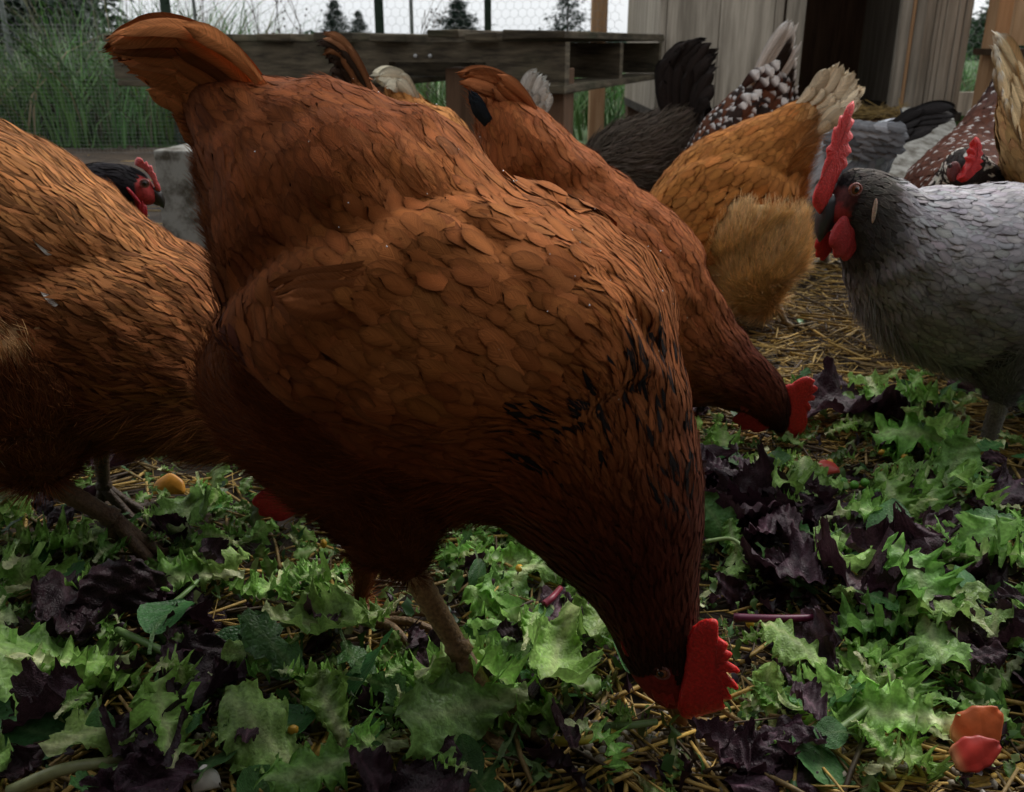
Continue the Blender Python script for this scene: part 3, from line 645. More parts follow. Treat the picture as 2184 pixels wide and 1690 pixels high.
# --- 4: second red hen, behind
def far_red_hen():
    root = empty('hen', (.12, .97, 0), 'second red-brown hen behind the large one, head bent down, bright red comb', 'hen', HENG)
    H = Hen((.12, .97), -8)
    H.body([(1060, 170, 1000, 215, .010), (1128, 220, 1025, 285, .026), (1190, 266, 1015, 400, .05), (1260, 318, 1020, 560, .074), (1350, 375, 1060, 700, .088), (1436, 434, 1140, 820, .092), (1500, 504, 1230, 860, .084), (1526, 592, 1335, 868, .067),
            (1572, 684, 1432, 862, .05), (1624, 752, 1520, 866, .036), (1668, 802, 1580, 880, .027), (1688, 850, 1610, 906, .0215), (1686, 895, 1640, 916, .014), (1684, 918, 1660, 924, .008)], 60, 36)
    H.surface(.0048, 8)
    H.bulge([[(1060, 400), (1250, 395), (1400, 470), (1470, 600), (1390, 720), (1180, 720), (1050, 560)], [(1020, 215), (1150, 215), (1290, 310), (1380, 385), (1250, 380), (1060, 390), (1000, 330)]], .010, .03)
    def col(q):
        n = len(q['p']); c = np.tile([.30, .090, .027], (n, 1)); nk = sstep(.5, .72, q['s'])[:, None]
        c = c * (1 - nk) + np.array([.12, .030, .016]) * nk; hd = sstep(.78, .9, q['s'])[:, None]; return c * (1 - hd) + np.array([.045, .016, .012]) * hd
    wing = [(1000, 560), (1060, 470), (1180, 440), (1330, 500), (1400, 600), (1370, 700), (1200, 720), (1050, 680)]
    fl = lambda q: (np.cos(q['phi']) < -.45) & (q['s'] < .6)
    plumage(H, root, col, .0060, lambda q: (q['s'] > .9) & (q['px'] < 1660), fl, [wing], 60000, 9000, .016, .0003, 6, 5, .36, None, .6, lift=.03, winglift=.003, hair=15000)
    tail(H, root, [((1140, 235), (1085, 140), (985, 157)), ((1110, 245), (1070, 170), (990, 170)), ((1080, 255), (1040, 200), (1000, 195))], 7, .016, lambda f: np.array([.40, .135, .05]), .02, edge=.5)
    mb = MB()
    for i in range(3): mb_p = bez(H.pt(1070, 300, -.03), H.pt(1030, 250, -.04), H.pt(1003 + 4 * i, 195 + 12 * i, -.034 - .002 * i)); blade(mb, mb_p, .007, -H.n, (.022, .028, .036))
    mb.build('tail_covert', root, (M_FEATHER,))['label'] = 'dark slate feathers under the tail'
    comb(H, root, [(1690, 818), (1705, 808), (1722, 803), (1738, 812), (1731, 818), (1743, 826), (1742, 834), (1726, 838), (1738, 846), (1736, 854), (1724, 856), (1730, 868), (1728, 876), (1722, 880), (1722, 900), (1714, 920), (1694, 934), (1672, 925), (1662, 900), (1664, 880), (1668, 855), (1672, 835), (1672, 824)], .003, -.003, n=120, col=(.66, .035, .03))
    wattle(H, root, 1605, 897, 40, 23, -.015, 8, (.42, .025, .03), .0035); wattle(H, root, 1612, 896, 36, 20, .012, 8, (.42, .02, .03))
    wattle(H, root, 1588, 858, 14, 20, -.026, 0, (.22, .02, .02), .002)
    eye(H, root, 1640, 868, .0042, -.0215, (.10, .03, .02))
    beak(H, root, (1664, 908), (1682, 952), .0085, (.20, .10, .05))
    leg(H, root, (1180, 840), (1230, 1000), -.04, .007, (.3, .19, .09)); leg(H, root, (1130, 800), (1130, 940), .04, .007, (.3, .19, .09))
far_red_hen()

# --- 5: buff hen seen from behind
def buff_hen():
    root = empty('hen', (.36, 1.45, 0), 'golden buff hen with creamy fanned tail and fluffy rump facing away', 'hen', HENG)
    H = Hen((.38, 1.45), 160)
    H.body([(1768, 172, 1778, 240, .012), (1728, 198, 1740, 300, .03), (1650, 230, 1712, 400, .058), (1570, 258, 1690, 500, .084), (1490, 290, 1640, 600, .10), (1425, 345, 1545, 650, .10), (1375, 425, 1450, 660, .088), (1335, 520, 1385, 690, .07),
            (1300, 610, 1340, 720, .045), (1275, 680, 1310, 750, .03), (1262, 735, 1290, 770, .02)], 56, 36)
    H.blobs([(1625, 440, .066, -.05), (1612, 530, .075, -.055), (1610, 600, .06, -.05), (1640, 655, .022, -.04)])
    H.blobs([(1590, 520, .07, .05), (1570, 620, .04, .04), (1560, 680, .012, .04)])
    H.surface(.006, 8)
    H.bulge([[(1720, 400), (1640, 345), (1560, 320), (1460, 350), (1400, 430), (1420, 520), (1520, 540), (1620, 490), (1690, 450)]], .012, .03)
    def col(q):
        n = len(q['p']); c = np.tile([.43, .165, .042], (n, 1)); pale = sstep(.20, .02, q['s'])[:, None] * (q['r'] == 0)[:, None]; c = c * (1 - pale) + np.array([.70, .50, .28]) * pale
        th = (q['r'] == 1); c[th] = [.78, .53, .26]; return c
    fl = lambda q: ((q['r'] == 1) & (q['py'] > 462 + 16 * np.sin(q['px'] * .09) + 14 * np.sin(q['px'] * .031))) | ((np.cos(q['phi']) < -.3))
    plumage(H, root, col, .0080, lambda q: q['s'] > .97, fl, [[(1700, 400), (1640, 345), (1560, 330), (1470, 360), (1420, 420), (1430, 500), (1520, 540), (1620, 500), (1680, 450)]], 40000, 36000, .024, .00042, 6, 5, .36, None, .75, lift=.04, hair=12000)
    tail(H, root, [((1700, 225), (1740, 190), (1768, 150)), ((1715, 235), (1770, 205), (1795, 152)), ((1728, 245), (1785, 215), (1815, 168)), ((1735, 260), (1790, 225), (1836, 190)), ((1738, 275), (1785, 240), (1832, 212)), ((1736, 290), (1770, 262), (1812, 232))], 15, .021, lambda f: np.array([.80, .66, .46]), .05, edge=.15)
    leg(H, root, (1640, 640), (1662, 660), -.03, .008, (.5, .36, .2), toelen=.05); leg(H, root, (1560, 640), (1560, 670), .04, .008, (.5, .36, .2))
    comb(H, root, [(1250, 700), (1235, 690), (1225, 705), (1230, 730), (1250, 745), (1262, 735)], .004, n=30); beak(H, root, (1265, 765), (1255, 790), .009)
buff_hen()

# --- 6: grey hen at the right
def grey_hen():
    root = empty('hen', (.52, .98, 0), 'pale grey hen with dark hackles and tall red comb standing at the right', 'hen', HENG)
    H = Hen((.40, .93), 194)
    H.body([(2620, 300, 2620, 420, .02), (2560, 335, 2570, 560, .05), (2430, 352, 2480, 720, .08), (2300, 370, 2350, 790, .094), (2180, 379, 2200, 806, .098), (2090, 384, 2065, 804, .092), (2020, 389, 1960, 785, .080), (1962, 390, 1872, 730, .064), (1917, 374, 1826, 645, .048),
            (1884, 362, 1803, 570, .034), (1852, 356, 1790, 514, .0255), (1816, 358, 1777, 488, .0205), (1790, 388, 1762, 478, .014), (1776, 420, 1752, 470, .008)], 64, 40)
    H.blobs([(2140, 700, .045, -.04), (2138, 790, .03, -.042), (2142, 850, .014, -.042), (2138, 868, .010, -.042)])
    H.blobs([(2230, 700, .05, .04), (2240, 810, .028, .04), (2245, 870, .012, .04)])
    H.surface(.0048, 8)
    def col(q):
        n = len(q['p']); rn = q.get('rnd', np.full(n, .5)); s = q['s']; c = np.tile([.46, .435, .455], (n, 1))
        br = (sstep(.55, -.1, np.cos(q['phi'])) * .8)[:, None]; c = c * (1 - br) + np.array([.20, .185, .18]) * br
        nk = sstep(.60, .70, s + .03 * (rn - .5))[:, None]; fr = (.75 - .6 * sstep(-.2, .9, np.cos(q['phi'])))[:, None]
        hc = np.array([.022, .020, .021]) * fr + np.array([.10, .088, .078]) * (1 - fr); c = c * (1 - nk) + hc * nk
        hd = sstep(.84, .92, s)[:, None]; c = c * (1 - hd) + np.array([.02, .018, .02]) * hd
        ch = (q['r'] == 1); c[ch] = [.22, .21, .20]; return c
    def skin(q):
        c = col(q) * .6; f = (q['s'] > .83) & (q['py'] > 372) & (q['px'] < 1872); c[f] = [.10, .030, .030]
        g = f & ((((q['px'] - 1790) / 28) ** 2 + ((q['py'] - 470) / 32) ** 2) < 1); c[g] = [.30, .035, .035]
        cr = (q['s'] > .8) & (q['py'] < 400) & (((q['px'] - 1822) / 14) ** 2 + ((q['py'] - 405) / 14) ** 2 > 1); c[cr] = [.012, .011, .013]; return c
    fa = lambda q: (q['s'] > .84) & (q['px'] < 1866) & (q['py'] > 395) & (q['py'] < 505)
    fl = lambda q: (q['r'] == 1) | ((np.cos(q['phi']) < -.82) & (q['s'] < .62))
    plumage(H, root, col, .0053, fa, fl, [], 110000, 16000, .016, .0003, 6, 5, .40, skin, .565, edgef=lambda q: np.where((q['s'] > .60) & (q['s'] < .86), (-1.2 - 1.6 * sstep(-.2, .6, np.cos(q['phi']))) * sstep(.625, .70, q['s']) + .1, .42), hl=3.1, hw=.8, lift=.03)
    o = comb(H, root, [(1748, 458), (1735, 440), (1732, 425), (1738, 403), (1748, 386), (1753, 360), (1763, 334), (1762, 318), (1772, 306), (1774, 290), (1779, 272), (1786, 268), (1791, 248), (1798, 246), (1804, 230), (1820, 215), (1822, 232), (1816, 248), (1822, 260), (1813, 276), (1820, 292), (1810, 304), (1816, 322), (1806, 336), (1807, 352), (1792, 372), (1780, 400), (1772, 428), (1762, 446)], .0042, -.004, n=120, col=(.74, .06, .055), lean=-.02)
    wattle(H, root, 1800, 510, 29, 44, -.016, 6, (.50, .045, .05), .0055); wattle(H, root, 1758, 520, 18, 34, .012, 15, (.58, .03, .03), .004)
    mb = MB(); c = H.pt(1865, 450, -.0295); ex = (H.pt(1872, 452, -.028) - H.pt(1862, 452, -.028)) / 10; ey = (H.pt(1862, 462, -.028) - H.pt(1862, 452, -.028)) / 10
    mb.ellipsoid(c, [ex * 4 - ey * 1, H.n * .0022, ey * 27 - ex * 4], (.55, .42, .33), 16, 12); mb.build('earlobe', root, (M_COMB,))
    eye(H, root, 1822, 404, .0058, -.0215, (.20, .055, .018)); eye(H, root, 1822, 404, .0058, .0215, (.2, .06, .02))
    beak(H, root, (1768, 458), (1741, 514), .0115, (.055, .055, .060), .35)
    leg(H, root, (2140, 830), (2094, 985), -.042, .0098, (.24, .22, .195), toe_yaw=-10); leg(H, root, (2245, 850), (2235, 960), .04, .0085, (.17, .155, .135))
    tail(H, root, [((2580, 340), (2680, 240), (2760, 230)), ((2590, 420), (2680, 340), (2760, 330))], 7, .02, lambda f: np.array([.3, .29, .3]))
grey_hen()

# --- 3: black hen head at the left
def black_hen():
    root = empty('hen', (-.62, 1.12, 0), 'black hen peeking over the brown hen at the left, red face and small pink comb', 'hen', HENG)
    H = Hen((-.42, 1.08), 12)
    H.body([(-60, 440, -80, 560, .03), (20, 450, -20, 720, .08), (90, 410, 70, 700, .085), (150, 368, 135, 580, .06), (198, 347, 190, 480, .042), (245, 346, 240, 458, .030), (285, 359, 280, 446, .0245), (314, 376, 305, 441, .020), (331, 402, 322, 440, .013), (338, 415, 330, 437, .008)], 44, 32)
    H.surface(.0042, 6)
    col = lambda q: np.tile([.016, .014, .016], (len(q['p']), 1))
    facem = lambda q: (q['s'] > .72) & (q['py'] > 376 + (q['px'] - 300) * .35) & (q['px'] > 272) & (q['py'] < 460)
    def skin(q): c = col(q); c[facem(q)] = [.30, .03, .028]; return c
    plumage(H, root, col, .0055, facem, false, [], 30000, 0, K=6, A=5, edge=.1, skin=skin, hack=.3)
    comb(H, root, [(288, 352), (288, 342), (294, 336), (302, 338), (306, 346), (313, 344), (316, 352), (324, 354), (327, 366), (332, 372), (336, 386), (342, 398), (343, 408), (334, 408), (328, 392), (318, 374), (306, 362), (296, 356)], .004, -.003, n=80, col=(.55, .10, .10))
    eye(H, root, 309, 391, .0046, -.0205, (.10, .06, .05)); beak(H, root, (331, 420), (353, 441), .0085, (.02, .018, .016), .35)
    wattle(H, root, 303, 446, 10, 20, -.016, -20, (.40, .02, .03)); mb = MB()
    mb.tube([H.pt(270 + 30 * t, 400 + 35 * t, -.027 + .003 * t) for t in np.linspace(0, 1, 8)], np.array([.001, .0018, .002, .002, .002, .0018, .0014, .0006]), 8, (.5, .03, .05)); mb.build('earlobe', root, (M_COMB,))
    leg(H, root, (60, 690), (60, 760), -.03, .007, (.1, .09, .08)); leg(H, root, (70, 690), (75, 740), .03, .007, (.1, .09, .08))
black_hen()

# --- background hens
def simple(name_label, o, yaw, st, col, fluffy=false, space=.014, tails=None, tn=8, tw=.02, tcol=None, blobs=(), nfl=0, fl=.02, fw=.0008, tkw=None, extra=None, voxel=.007, legs=None, **kw):
    H = Hen(o, yaw); root = empty('hen', (o[0], o[1], 0), name_label, 'hen', HENG)
    H.body(st, 44, 30)
    for b in blobs: H.blobs(b)
    H.surface(voxel, 6); plumage(H, root, col, space * .68, kw.pop('face', false), fluffy, [], 22000, nfl, fl, fw, 6, 5, **kw)
    if tails: tail(H, root, tails, tn, tw, tcol or (lambda f: np.array([.3, .1, .03])), **(tkw or {}))
    if legs:
        for k, a, off in legs: leg(H, root, k, a, off, .008, (.3, .24, .16))
    if extra: extra(H, root)
    return root
flat = lambda c: (lambda q: np.tile(c, (len(q['p']), 1)))
# dark hen with raised tail and fluffy rump
simple('dark blackish-brown hen with upright tail and fluffy rump near the hutch wall', (.40, 1.95), 165,
       [(1460, 215, 1500, 270, .02), (1420, 232, 1490, 350, .06), (1365, 246, 1470, 440, .09), (1310, 262, 1410, 480, .10), (1270, 290, 1335, 480, .085), (1235, 330, 1280, 470, .06), (1215, 390, 1245, 480, .04)],
       flat([.035, .026, .021]), lambda q: q['s'] < .8, tails=[((1420, 270), (1400, 150), (1420, 128)), ((1430, 260), (1415, 110), (1470, 92)), ((1450, 255), (1440, 120), (1505, 95)), ((1470, 255), (1470, 150), (1522, 120)), ((1480, 265), (1490, 200), (1515, 180)), ((1485, 280), (1500, 240), (1500, 228))],
       tn=13, tw=.03, tcol=lambda f: np.array([.026, .02, .018]), nfl=15000, fl=.035, fw=.001, edge=.3, flcol=flat([.095, .072, .055]), tkw={'spread': .06}, legs=[((1380, 470), (1385, 560), -.04), ((1420, 470), (1425, 555), .04)])
# speckled hen with white spangles
def spk(q): n = len(q['p']); rn = q.get('rnd', np.full(n, .5)); c = np.tile([.10, .035, .018], (n, 1)); c[rn > .6] = [.035, .022, .018]; return c
def spk_tip(q): return (.72, .70, .68), (rng.random(len(q['p'])) < .8).astype(float) * .95
def spk_extra(H, root):
    mb = MB()
    D = catmull([[1585, 225, 1620, 120, 1678, 48], [1600, 232, 1650, 130, 1696, 62], [1612, 240, 1665, 150, 1694, 100], [1622, 252, 1672, 190, 1696, 150], [1632, 265, 1680, 225, 1702, 205]], 15)
    for i, r in enumerate(D):
        sd = -.012 - .0022 * (15 - i); dk = rng.random(); blade(mb, bez(H.pt(r[0], r[1], sd * .6), H.pt(r[2], r[3], sd), H.pt(r[4] + rng.normal(0, 3), r[5] + rng.normal(0, 3), sd), 18), .0085, -H.n + np.array([0, 0, .3]), (.035, .026, .022) if dk < .75 else (.60, .57, .53), edge=.4, tipc=(.78, .76, .73), tipw=.80 + .08 * rng.random())
    for i in range(26):
        t = rng.random(); x = 1545 + 95 * t + rng.normal(0, 18); y = 300 - 150 * t + rng.normal(0, 22) + (30 if i % 3 == 0 else 0); sd = -.055 + .02 * t
        blade(mb, bez(H.pt(x, y, sd), H.pt(x + 14, y - 18, sd - .006), H.pt(x + 34, y - 32, sd - .004), 10), .0105, -H.n + np.array([0, 0, .35]), (.05, .024, .018), edge=.3, tipc=(.74, .72, .70), tipw=.62)
    mb.build('tail', root, (M_FEATHER,))
simple('speckled dark brown hen with white spangled feathers, tail up beside the hutch doorway', (.56, 1.75), 165,
       [(1660, 110, 1690, 150, .016), (1600, 165, 1694, 235, .04), (1545, 208, 1690, 320, .065), (1500, 250, 1640, 420, .085), (1468, 300, 1570, 470, .085), (1430, 360, 1500, 480, .07), (1400, 420, 1440, 500, .045)],
       spk, space=.017, tipf=spk_tip, edge=.2, extra=spk_extra, lanc=False, legs=[((1560, 460), (1565, 590), -.04), ((1600, 460), (1605, 585), .04)])
# grey hen behind with black tail
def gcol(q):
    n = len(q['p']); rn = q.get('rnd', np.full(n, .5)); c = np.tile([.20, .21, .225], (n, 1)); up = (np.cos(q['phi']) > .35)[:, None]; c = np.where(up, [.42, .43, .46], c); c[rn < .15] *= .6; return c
def gx(H, root):
    mb = MB()
    for i in range(34):
        x = 1770 + 22 * (i % 7) + rng.normal(0, 5); y = 262 + 15 * (i // 7) + rng.normal(0, 3) + .08 * (x - 1770); sd = -.082 + .0012 * (i // 7) - .0006 * (i % 7)
        blade(mb, bez(H.pt(x - 18, y - 2, sd), H.pt(x + 6, y - 4, sd - .004), H.pt(x + 30, y + 4, sd), 10), .0105, -H.n + np.array([0, 0, .5]), np.array([.42, .43, .46]) * rng.uniform(.45, 1.05) * (1 if i < 14 else .6), edge=.35)
    mb.build('wing', root, (M_FEATHER,))
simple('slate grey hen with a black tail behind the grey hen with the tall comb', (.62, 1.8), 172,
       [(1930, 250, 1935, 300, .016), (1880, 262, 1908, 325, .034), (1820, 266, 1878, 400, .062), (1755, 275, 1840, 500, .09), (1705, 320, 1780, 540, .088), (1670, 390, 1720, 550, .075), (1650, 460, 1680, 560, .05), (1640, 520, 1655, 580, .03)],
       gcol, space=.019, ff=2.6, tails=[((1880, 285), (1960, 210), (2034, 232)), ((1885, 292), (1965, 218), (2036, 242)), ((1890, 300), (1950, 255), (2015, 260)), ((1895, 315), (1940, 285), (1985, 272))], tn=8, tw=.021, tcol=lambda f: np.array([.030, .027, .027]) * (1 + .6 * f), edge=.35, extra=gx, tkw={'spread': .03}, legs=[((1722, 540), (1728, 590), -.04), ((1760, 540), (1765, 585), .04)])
# buff tail at the far right edge
simple('pale buff hen mostly outside the right edge, only its tall creamy tail in view', (.80, 1.22), 12,
       [(2150, 150, 2140, 230, .012), (2190, 230, 2150, 330, .03), (2270, 290, 2200, 460, .06), (2380, 330, 2300, 600, .09), (2500, 380, 2420, 640, .09), (2580, 440, 2520, 620, .06)],
       flat([.58, .36, .16]), tails=[((2210, 260), (2175, 120), (2130, 72)), ((2200, 275), (2155, 150), (2122, 98)), ((2190, 290), (2150, 190), (2126, 128)), ((2185, 310), (2150, 230), (2134, 175)), ((2190, 330), (2165, 270), (2152, 225))], tn=11, tw=.017, tcol=lambda f: np.array([.72, .52, .28]), edge=.15, tkw={'tipc': (.82, .74, .6), 'tipw': .86, 'spread': .03})
# hens hidden behind the big red one
simple('red hen with a curled blackish tail, behind the back of the large red hen', (-.10, 1.2), -10,
       [(770, 160, 735, 190, .012), (805, 195, 745, 260, .03), (850, 250, 770, 400, .06), (910, 320, 800, 520, .08), (970, 420, 860, 600, .08), (1000, 520, 920, 620, .06)],
       flat([.36, .13, .05]), tails=[((795, 205), (745, 70), (690, 78)), ((785, 210), (730, 85), (688, 95)), ((770, 215), (720, 110), (702, 128)), ((755, 215), (720, 150), (708, 170))], tn=9, tw=.011, tcol=lambda f: np.array([.34, .15, .07]) if f < .2 or .4 < f < .55 else np.array([.045, .028, .02]), tkw={'spread': .02})
simple('orange-buff hen with a creamy tail tip showing just above the large red hen', (-.10, 1.5), -12,
       [(835, 160, 822, 196, .014), (868, 185, 840, 240, .03), (915, 222, 850, 330, .055), (958, 230, 880, 430, .075), (992, 262, 920, 480, .08), (1012, 320, 960, 500, .07), (1025, 390, 990, 500, .05)],
       flat([.46, .19, .055]), tails=[((880, 205), (845, 130), (800, 168)), ((885, 215), (860, 145), (815, 158)), ((880, 225), (850, 165), (812, 180))], tn=6, tw=.024, tcol=lambda f: np.array([.78, .70, .52]), tkw={'spread': .03})
simple('hen with a pale grey tail behind the second red hen', (.03, 1.5), 170,
       [(1145, 195, 1160, 240, .014), (1125, 240, 1150, 310, .04), (1080, 285, 1130, 420, .07), (1030, 296, 1060, 470, .08), (990, 310, 1000, 480, .07), (950, 360, 960, 470, .045)],
       flat([.62, .60, .56]), tails=[((1120, 255), (1105, 190), (1132, 157)), ((1128, 255), (1125, 190), (1150, 160)), ((1138, 258), (1150, 205), (1165, 182)), ((1145, 260), (1165, 230), (1174, 212))], tn=8, tw=.018, tcol=lambda f: np.array([.56, .55, .51]), tkw={'spread': .03, 'edge': .3})
# speckled hen facing the camera at the right
def speckled_front():
    root = empty('hen', (.72, 1.4, 0), 'speckled mahogany hen with red comb facing the camera above the grey back', 'hen', HENG)
    H = Hen((.72, 1.42), -75)
    H.free([(2150, 165, 1.64, .012, .02), (2138, 225, 1.62, .03, .035), (2118, 300, 1.56, .055, .06), (2092, 400, 1.47, .08, .105), (2078, 440, 1.36, .08, .10), (2066, 420, 1.27, .052, .058), (2060, 372, 1.22, .030, .032), (2056, 358, 1.18, .024, .024), (2050, 372, 1.15, .016, .016)])
    H.surface(.006, 6)
    def col(q):
        n = len(q['p']); c = np.tile([.085, .028, .016], (n, 1)); d = sstep(.32, .1, q['s'])[:, None]; c = c * (1 - d) + np.array([.035, .017, .014]) * d
        hd = (q['s'] > .72); rn = q.get('rnd', np.zeros(n)); c[hd] = [.03, .022, .02]; c[hd & (rn > .55)] = [.6, .56, .5]; return c
    def tip(q): return (.68, .66, .64), np.where(rng.random(len(q['p'])) < .32, .9, 0.) * (q['s'] < .72)
    plumage(H, root, col, .0085, lambda q: q['s'] > .97, false, [], 22000, 0, K=6, A=5, edge=.3, tipf=tip, hack=.66)
    mb = MB(); c = at(2066, 350, 1.19); A = [(2040, 384), (2052, 375), (2058, 362), (2066, 348), (2062, 336), (2072, 330), (2068, 316), (2080, 312), (2076, 298), (2082, 292), (2090, 300), (2088, 316), (2094, 322), (2086, 334), (2094, 344), (2084, 352), (2090, 362), (2076, 372), (2066, 384), (2052, 390)]
    O = smooth_outline(A, 80); ct = O.mean(0); dirn = np.array([.35, -1, 0.]) / 1.06
    V = np.concatenate([[at(x, y, 1.12) + dirn * z for x, y in Q] for Q, z in ((O, 0), (O * .75 + ct * .25, .006), (O * .75 + ct * .25, -.006))]); n = len(O)
    V = np.vstack([V, V[n:2 * n].mean(0), V[2 * n:].mean(0)])
    F = [[i, (i + 1) % n, n + (i + 1) % n, n + i] for i in range(n)] + [[(i + 1) % n, i, 2 * n + i, 2 * n + (i + 1) % n] for i in range(n)] + [[n + i, n + (i + 1) % n, 3 * n] for i in range(n)] + [[2 * n + (i + 1) % n, 2 * n + i, 3 * n + 1] for i in range(n)]
    mb.polys(V, F, (.58, .03, .03)); mb.build('comb', root, (M_COMB,))
    m3 = MB(); m3.ellipsoid(at(2034, 366, 1.13), np.diag([.008, .006, .012]), (.17, .04, .036), 14, 10); m3.build('face', root, (M_COMB,))
    m4 = MB(); e = at(2026, 354, 1.124); m4.ellipsoid(e, np.eye(3) * .0028, (.03, .012, .010), 12, 8); m4.build('eye', root, (M_EYE,))
speckled_front()
# ------------------------------------------------------------------ the setting
def ground_mat():
    m, t, b = mat('run_dirt', .75, .3); tcn = t.nodes.new('ShaderNodeTexCoord')
    n1 = N(t, 'ShaderNodeTexNoise', Scale=9.0, Detail=8, Roughness=.7); t.links.new(tcn.outputs['Object'], n1.inputs['Vector'])
    cr = t.nodes.new('ShaderNodeValToRGB'); e = cr.color_ramp.elements; e[0].position = .3; e[0].color = (.016, .010, .007, 1); e[1].position = .72; e[1].color = (.085, .058, .036, 1)
    t.links.new(n1.outputs[0], cr.inputs[0]); t.links.new(cr.outputs[0], b.inputs['Base Color'])
    n2 = N(t, 'ShaderNodeTexNoise', Scale=70.0, Detail=6); t.links.new(tcn.outputs['Object'], n2.inputs['Vector']); bump(t, b, n2.outputs[0], .8, .006); return m
def field_mat():
    m, t, b = mat('field_grass', .8, .2); tcn = t.nodes.new('ShaderNodeTexCoord')
    n1 = N(t, 'ShaderNodeTexNoise', Scale=1.3, Detail=9, Roughness=.7); t.links.new(tcn.outputs['Object'], n1.inputs['Vector'])
    cr = t.nodes.new('ShaderNodeValToRGB'); e = cr.color_ramp.elements; e[0].position = .3; e[0].color = (.03, .06, .018, 1); e[1].position = .7; e[1].color = (.075, .13, .04, 1)
    t.links.new(n1.outputs[0], cr.inputs[0]); t.links.new(cr.outputs[0], b.inputs['Base Color']); return m
me = MB(); me.polys([[-600, -60, -.02], [600, -60, -.02], [600, 900, -.02], [-600, 900, -.02]], [[0, 1, 2, 3]])
tag(me.build('field', None, (field_mat(),), False), kind='structure')
gx_, gy_ = np.meshgrid(np.linspace(-3.2, 3.4, 150), np.linspace(-1.2, 4.2, 130), indexing='ij')
def gz(x, y): return .006 * np.sin(x * 7.1 + 1) * np.sin(y * 6.3) + .004 * np.sin(x * 17 + y * 13) + .003 * np.sin(x * 31 - y * 23)
gv = np.stack([gx_, gy_, gz(gx_, gy_) - .004], -1).reshape(-1, 3); ii = np.arange(150 * 130).reshape(150, 130)
me = MB(); me.add(gv, np.stack([ii[:-1, :-1], ii[1:, :-1], ii[1:, 1:], ii[:-1, 1:]], -1).reshape(-1, 4))
tag(me.build('ground', None, (ground_mat(),)), kind='structure')

M_WOODG = wood_mat('weathered_board', (.25, .212, .165), (.50, .43, .345), 0, (45, 45, 2.5))
M_WOODD = wood_mat('mossy_pallet', (.045, .035, .024), (.15, .12, .080), .45, (9, 9, 60))
M_WOODN = wood_mat('new_timber', (.36, .20, .10), (.50, .31, .17), 0, (40, 40, 3))
M_WOODB = wood_mat('stained_post', (.075, .040, .022), (.15, .085, .050), 0, (40, 40, 3))
M_DARK = wood_mat('dark_board', (.035, .028, .022), (.07, .058, .045), 0, (30, 30, 3))
M_CONC, _t, _b = mat('concrete', .85, .2); _tc = _t.nodes.new('ShaderNodeTexCoord')
_n = N(_t, 'ShaderNodeTexNoise', Scale=26.0, Detail=8, Roughness=.7); _t.links.new(_tc.outputs['Object'], _n.inputs['Vector'])
_cr = _t.nodes.new('ShaderNodeValToRGB'); _e = _cr.color_ramp.elements; _e[0].position = .36; _e[0].color = (.075, .062, .045, 1); _e[1].position = .56; _e[1].color = (.30, .29, .26, 1)
_t.links.new(_n.outputs[0], _cr.inputs[0]); _t.links.new(_cr.outputs[0], _b.inputs['Base Color']); bump(_t, _b, _n.outputs[0], .3, .003)
ONE = (1, 1, 1)
def rotz(a): c, s_ = math.cos(a), math.sin(a); return np.array([[c, -s_, 0], [s_, c, 0], [0, 0, 1.]])
def bevel(o, w_=.003):
    b = o.modifiers.new('bevel', 'BEVEL'); b.width = w_; b.segments = 2; b.limit_method = 'ANGLE'; return o

# shed made up and unseen behind the camera, added to shade the near side of the birds
root = empty('light_blocker', (0, -.6, 0), 'unseen, added dark boarded shed right behind the viewpoint', 'light_blocker')
mb = MB()
for i in range(28): mb.box((-3.5 + i * .26, -.62 + .004 * (i % 2), 1.15), (.25, .03, 2.3), None, np.ones(3) * rng.uniform(.8, 1.2), jit=.001)
mb.build('wall', root, (M_DARK,), False)
mb = MB(); mb.box((.1, -1.05, 2.33), (8, 1.3, .05), None, ONE); mb.build('roof', root, (M_DARK,), False)
mb = MB(); mb.box((-2.05, -.05, 1.35), (3.8, 1.1, .04), None, ONE); mb.build('shade_roof', root, (M_DARK,), False)  # unseen overhang added to cut overhead light on the left half

# pallet table
C0 = at(1205, 140, 2.3); d1 = nrm(np.array([-.94, .34, 0])); d2 = np.array([.34, .94, 0]); d2 = nrm(d2); ROT = np.stack([d1, d2, [0, 0, 1.]], 1)
zt, zb = .445, .313
root = empty('pallet_table', (C0[0], C0[1], 0), 'low table made of an old dark mossy pallet on stub posts, standing behind the hens', 'table')
def pl(a, b, z): return np.array([C0[0], C0[1], 0]) + d1 * a + d2 * b + np.array([0, 0, z])
LEN = 1.32; DEP = 1.14
for k, b in enumerate((.019, .56, 1.12)):
    bm_ = MB(); segs = [(0, .20, zb + .018), (.20, .46, zb + .068), (.46, .92, zb + .018), (.92, 1.14, zb + .068), (1.14, LEN, zb + .018)]
    for a0, a1, z0 in segs: bm_.box(pl((a0 + a1) / 2, b, (z0 + zt - .018) / 2), (a1 - a0, .038, zt - .018 - z0), ROT, np.ones(3) * 1.0)
    bm_.build('stringer', root, (M_WOODD,), False)
xs = [(.0, .15, .004), (.155, .30, 0), (.31, .45, -.002), (.50, .60, .001), (.66, .76, -.001), (.82, .94, 0), (1.0, 1.1, -.001), (1.18, 1.31, .001)]
xs = [(-.004, .15, .006), (.165, .245, .0), (.262, .345, .010), (.40, .50, -.002), (.55, .66, .002), (.73, .83, 0), (.90, 1.0, .002), (1.07, 1.15, -.001), (1.20, 1.325, .002)]
